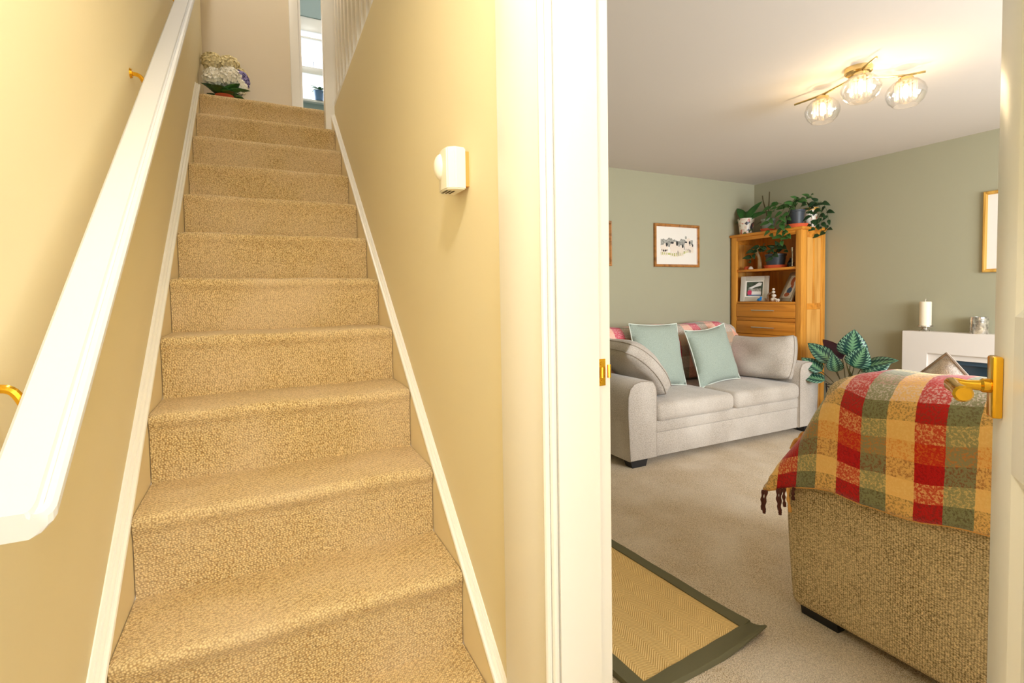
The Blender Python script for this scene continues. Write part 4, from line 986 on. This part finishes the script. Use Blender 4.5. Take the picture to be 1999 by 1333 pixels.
# ================================================================== RUG
rug = tag(thing('rug', '', 'rug', (1.65, .6, 0)), 'golden woven jute rug with an olive cloth border just inside the doorway', 'rug')
oc = [(1.34, .01), (1.885, .01), (1.985, .085), (1.885, 1.55), (1.24, 1.50)]
ic = [(1.405, .053), (1.60, .062), (1.925, .10), (1.83, 1.49), (1.30, 1.44)]
bm = N()
top = [bm.verts.new((x, y, .011)) for x, y in ic]; bot = [bm.verts.new((x, y, .001)) for x, y in ic]
bm.faces.new(top); bm.faces.new(bot[::-1])
for i in range(5): j = (i+1) % 5; bm.faces.new((top[j], top[i], bot[i], bot[j]))
obj('weave', bm, 'jute', rug, smooth=0)
def tape(a, b, wd0, wd1, curl, name='border'):
    """border tape from a to b along the inner edge, width to the right; curl lifts the outer edge"""
    bm = N(); a, b = Vector((*a, 0)), Vector((*b, 0)); d = (b-a).normalized(); o_ = Vector((d.y, -d.x, 0)); rows = []; rows2 = []; n_ = 22
    for i in range(n_+1):
        t = i/n_; p = a.lerp(b, t); wd = wd0+(wd1-wd0)*t; c = curl(t); up, dn = [], []
        for k in range(9):
            s = k/8; q = p+o_*(s*wd*(1-.25*c*s)); z = .0155+c*.055*s*s-(.012 if k == 8 else 0)*(1-min(1, c))
            up.append(bm.verts.new((q.x, q.y, z+.001*math.sin(t*30)))); dn.append(bm.verts.new((q.x, q.y, max(.0015, z-.008))))
        rows.append(up); rows2.append(dn)
    for R0, fl_ in ((rows, 0), (rows2, 1)):
        for r, q in zip(R0, R0[1:]):
            for k in range(8): bm.faces.new((r[k], r[k+1], q[k+1], q[k]))
    for i in range(n_):
        bm.faces.new((rows[i][8], rows[i+1][8], rows2[i+1][8], rows2[i][8])); bm.faces.new((rows[i][0], rows2[i][0], rows2[i+1][0], rows[i+1][0]))
    for i in (0, n_): bm.faces.new(rows[i]+rows2[i][::-1])
    return obj(name, bm, 'rugborder', rug, smooth=50)
tape((1.35, .049), (1.98, .105), .055, .088, lambda t: max(0, (t-.45)/.55)**1.5*.55)
tape((1.925, .095), (1.83, 1.49), .062, .058, lambda t: max(0, 1-t/.06)*.2)
tape((1.83, 1.49), (1.25, 1.44), .06, .06, lambda t: 0)
tape((1.30, 1.44), (1.405, .05), .06, .06, lambda t: 0)

# ================================================================== CEILING LIGHT
cl = tag(thing('ceiling_light', '', 'ceiling light', (3.27, .44, CE)), 'three arm brass ceiling light with clear glass globes around crystal rods', 'ceiling light')
obj('ceiling_plate', lathe(N(), [(0, -.032), (.060, -.032), (.066, -.026), (.066, 0), (0, 0)], (3.27, .44, CE), 28), 'nickel', cl)
GL = [(3.345, .684), (3.205, .390), (3.503, .322)]
za = CE-.045
arms = [[(3.345, .86, za), (3.345, .70, za), (3.32, .58, za+.004), (3.28, .47, za+.004), (3.27, .40, za+.005)],
        [(3.15, .285, za+.015), (3.19, .36, za+.008), (3.235, .42, za+.004), (3.285, .46, za+.004)],
        [(3.545, .25, za), (3.50, .322, za), (3.43, .39, za+.004), (3.34, .43, za+.004), (3.26, .45, za+.004)]]
rod0 = None; MAT['bulb_glow'] = emit('bulb_glow', (1, .78, .46, 1), 7)
glob = [(.032, .066), (.058, .056), (.083, .030), (.094, 0), (.092, -.022), (.080, -.050), (.062, -.068), (.058, -.073)]
for (gx, gy), ar in zip(GL, arms):
    obj('arm', tube(N(), curve(ar, 6), .0065, 8), 'nickel', cl)
    gz = CE-.135
    obj('lamp_holder', lathe(N(), [(.0, .09), (.012, .09), (.034, .075), (.036, .06), (.0, .06)], (gx, gy, gz), 18), 'nickel', cl)
    gb = obj('glass_globe', lathe(N(), glob+[(r-.003, z) for r, z in glob[::-1]], (gx, gy, gz), 32, False), 'globe' if 0 else 'glass', cl, smooth=60)
    obj('bulb', lathe(N(), [(0, -.034), (.009, -.030), (.012, -.02), (.012, .03), (.008, .04), (0, .042)], (gx, gy, gz), 12), 'bulb_glow', gb)
    obj('ring', lathe(N(), [(.044, .048), (.049, .048), (.049, .055), (.044, .055)], (gx, gy, gz), 24, False), 'nickel', gb)
    for k in range(14):
        a = 2*PI*k/14
        if rod0 is None: rod0 = obj('crystal_rod', lathe(N(), [(0, -.042), (.0055, -.036), (.0062, .048), (0, .05)], (gx+.046*math.cos(a), gy+.046*math.sin(a), gz), 6), 'crystal', gb)
        else:
            o = rod0.copy(); C.objects.link(o); o.parent = gb
            b0_ = Vector((GL[0][0]+.046, GL[0][1], gz)); o.matrix_basis = Matrix.Translation(Vector((gx+.046*math.cos(a), gy+.046*math.sin(a), gz))-b0_)
    light('bulb_light', 'POINT', (gx, gy, gz-.062), 3.6, (1.0, .74, .42), .025)
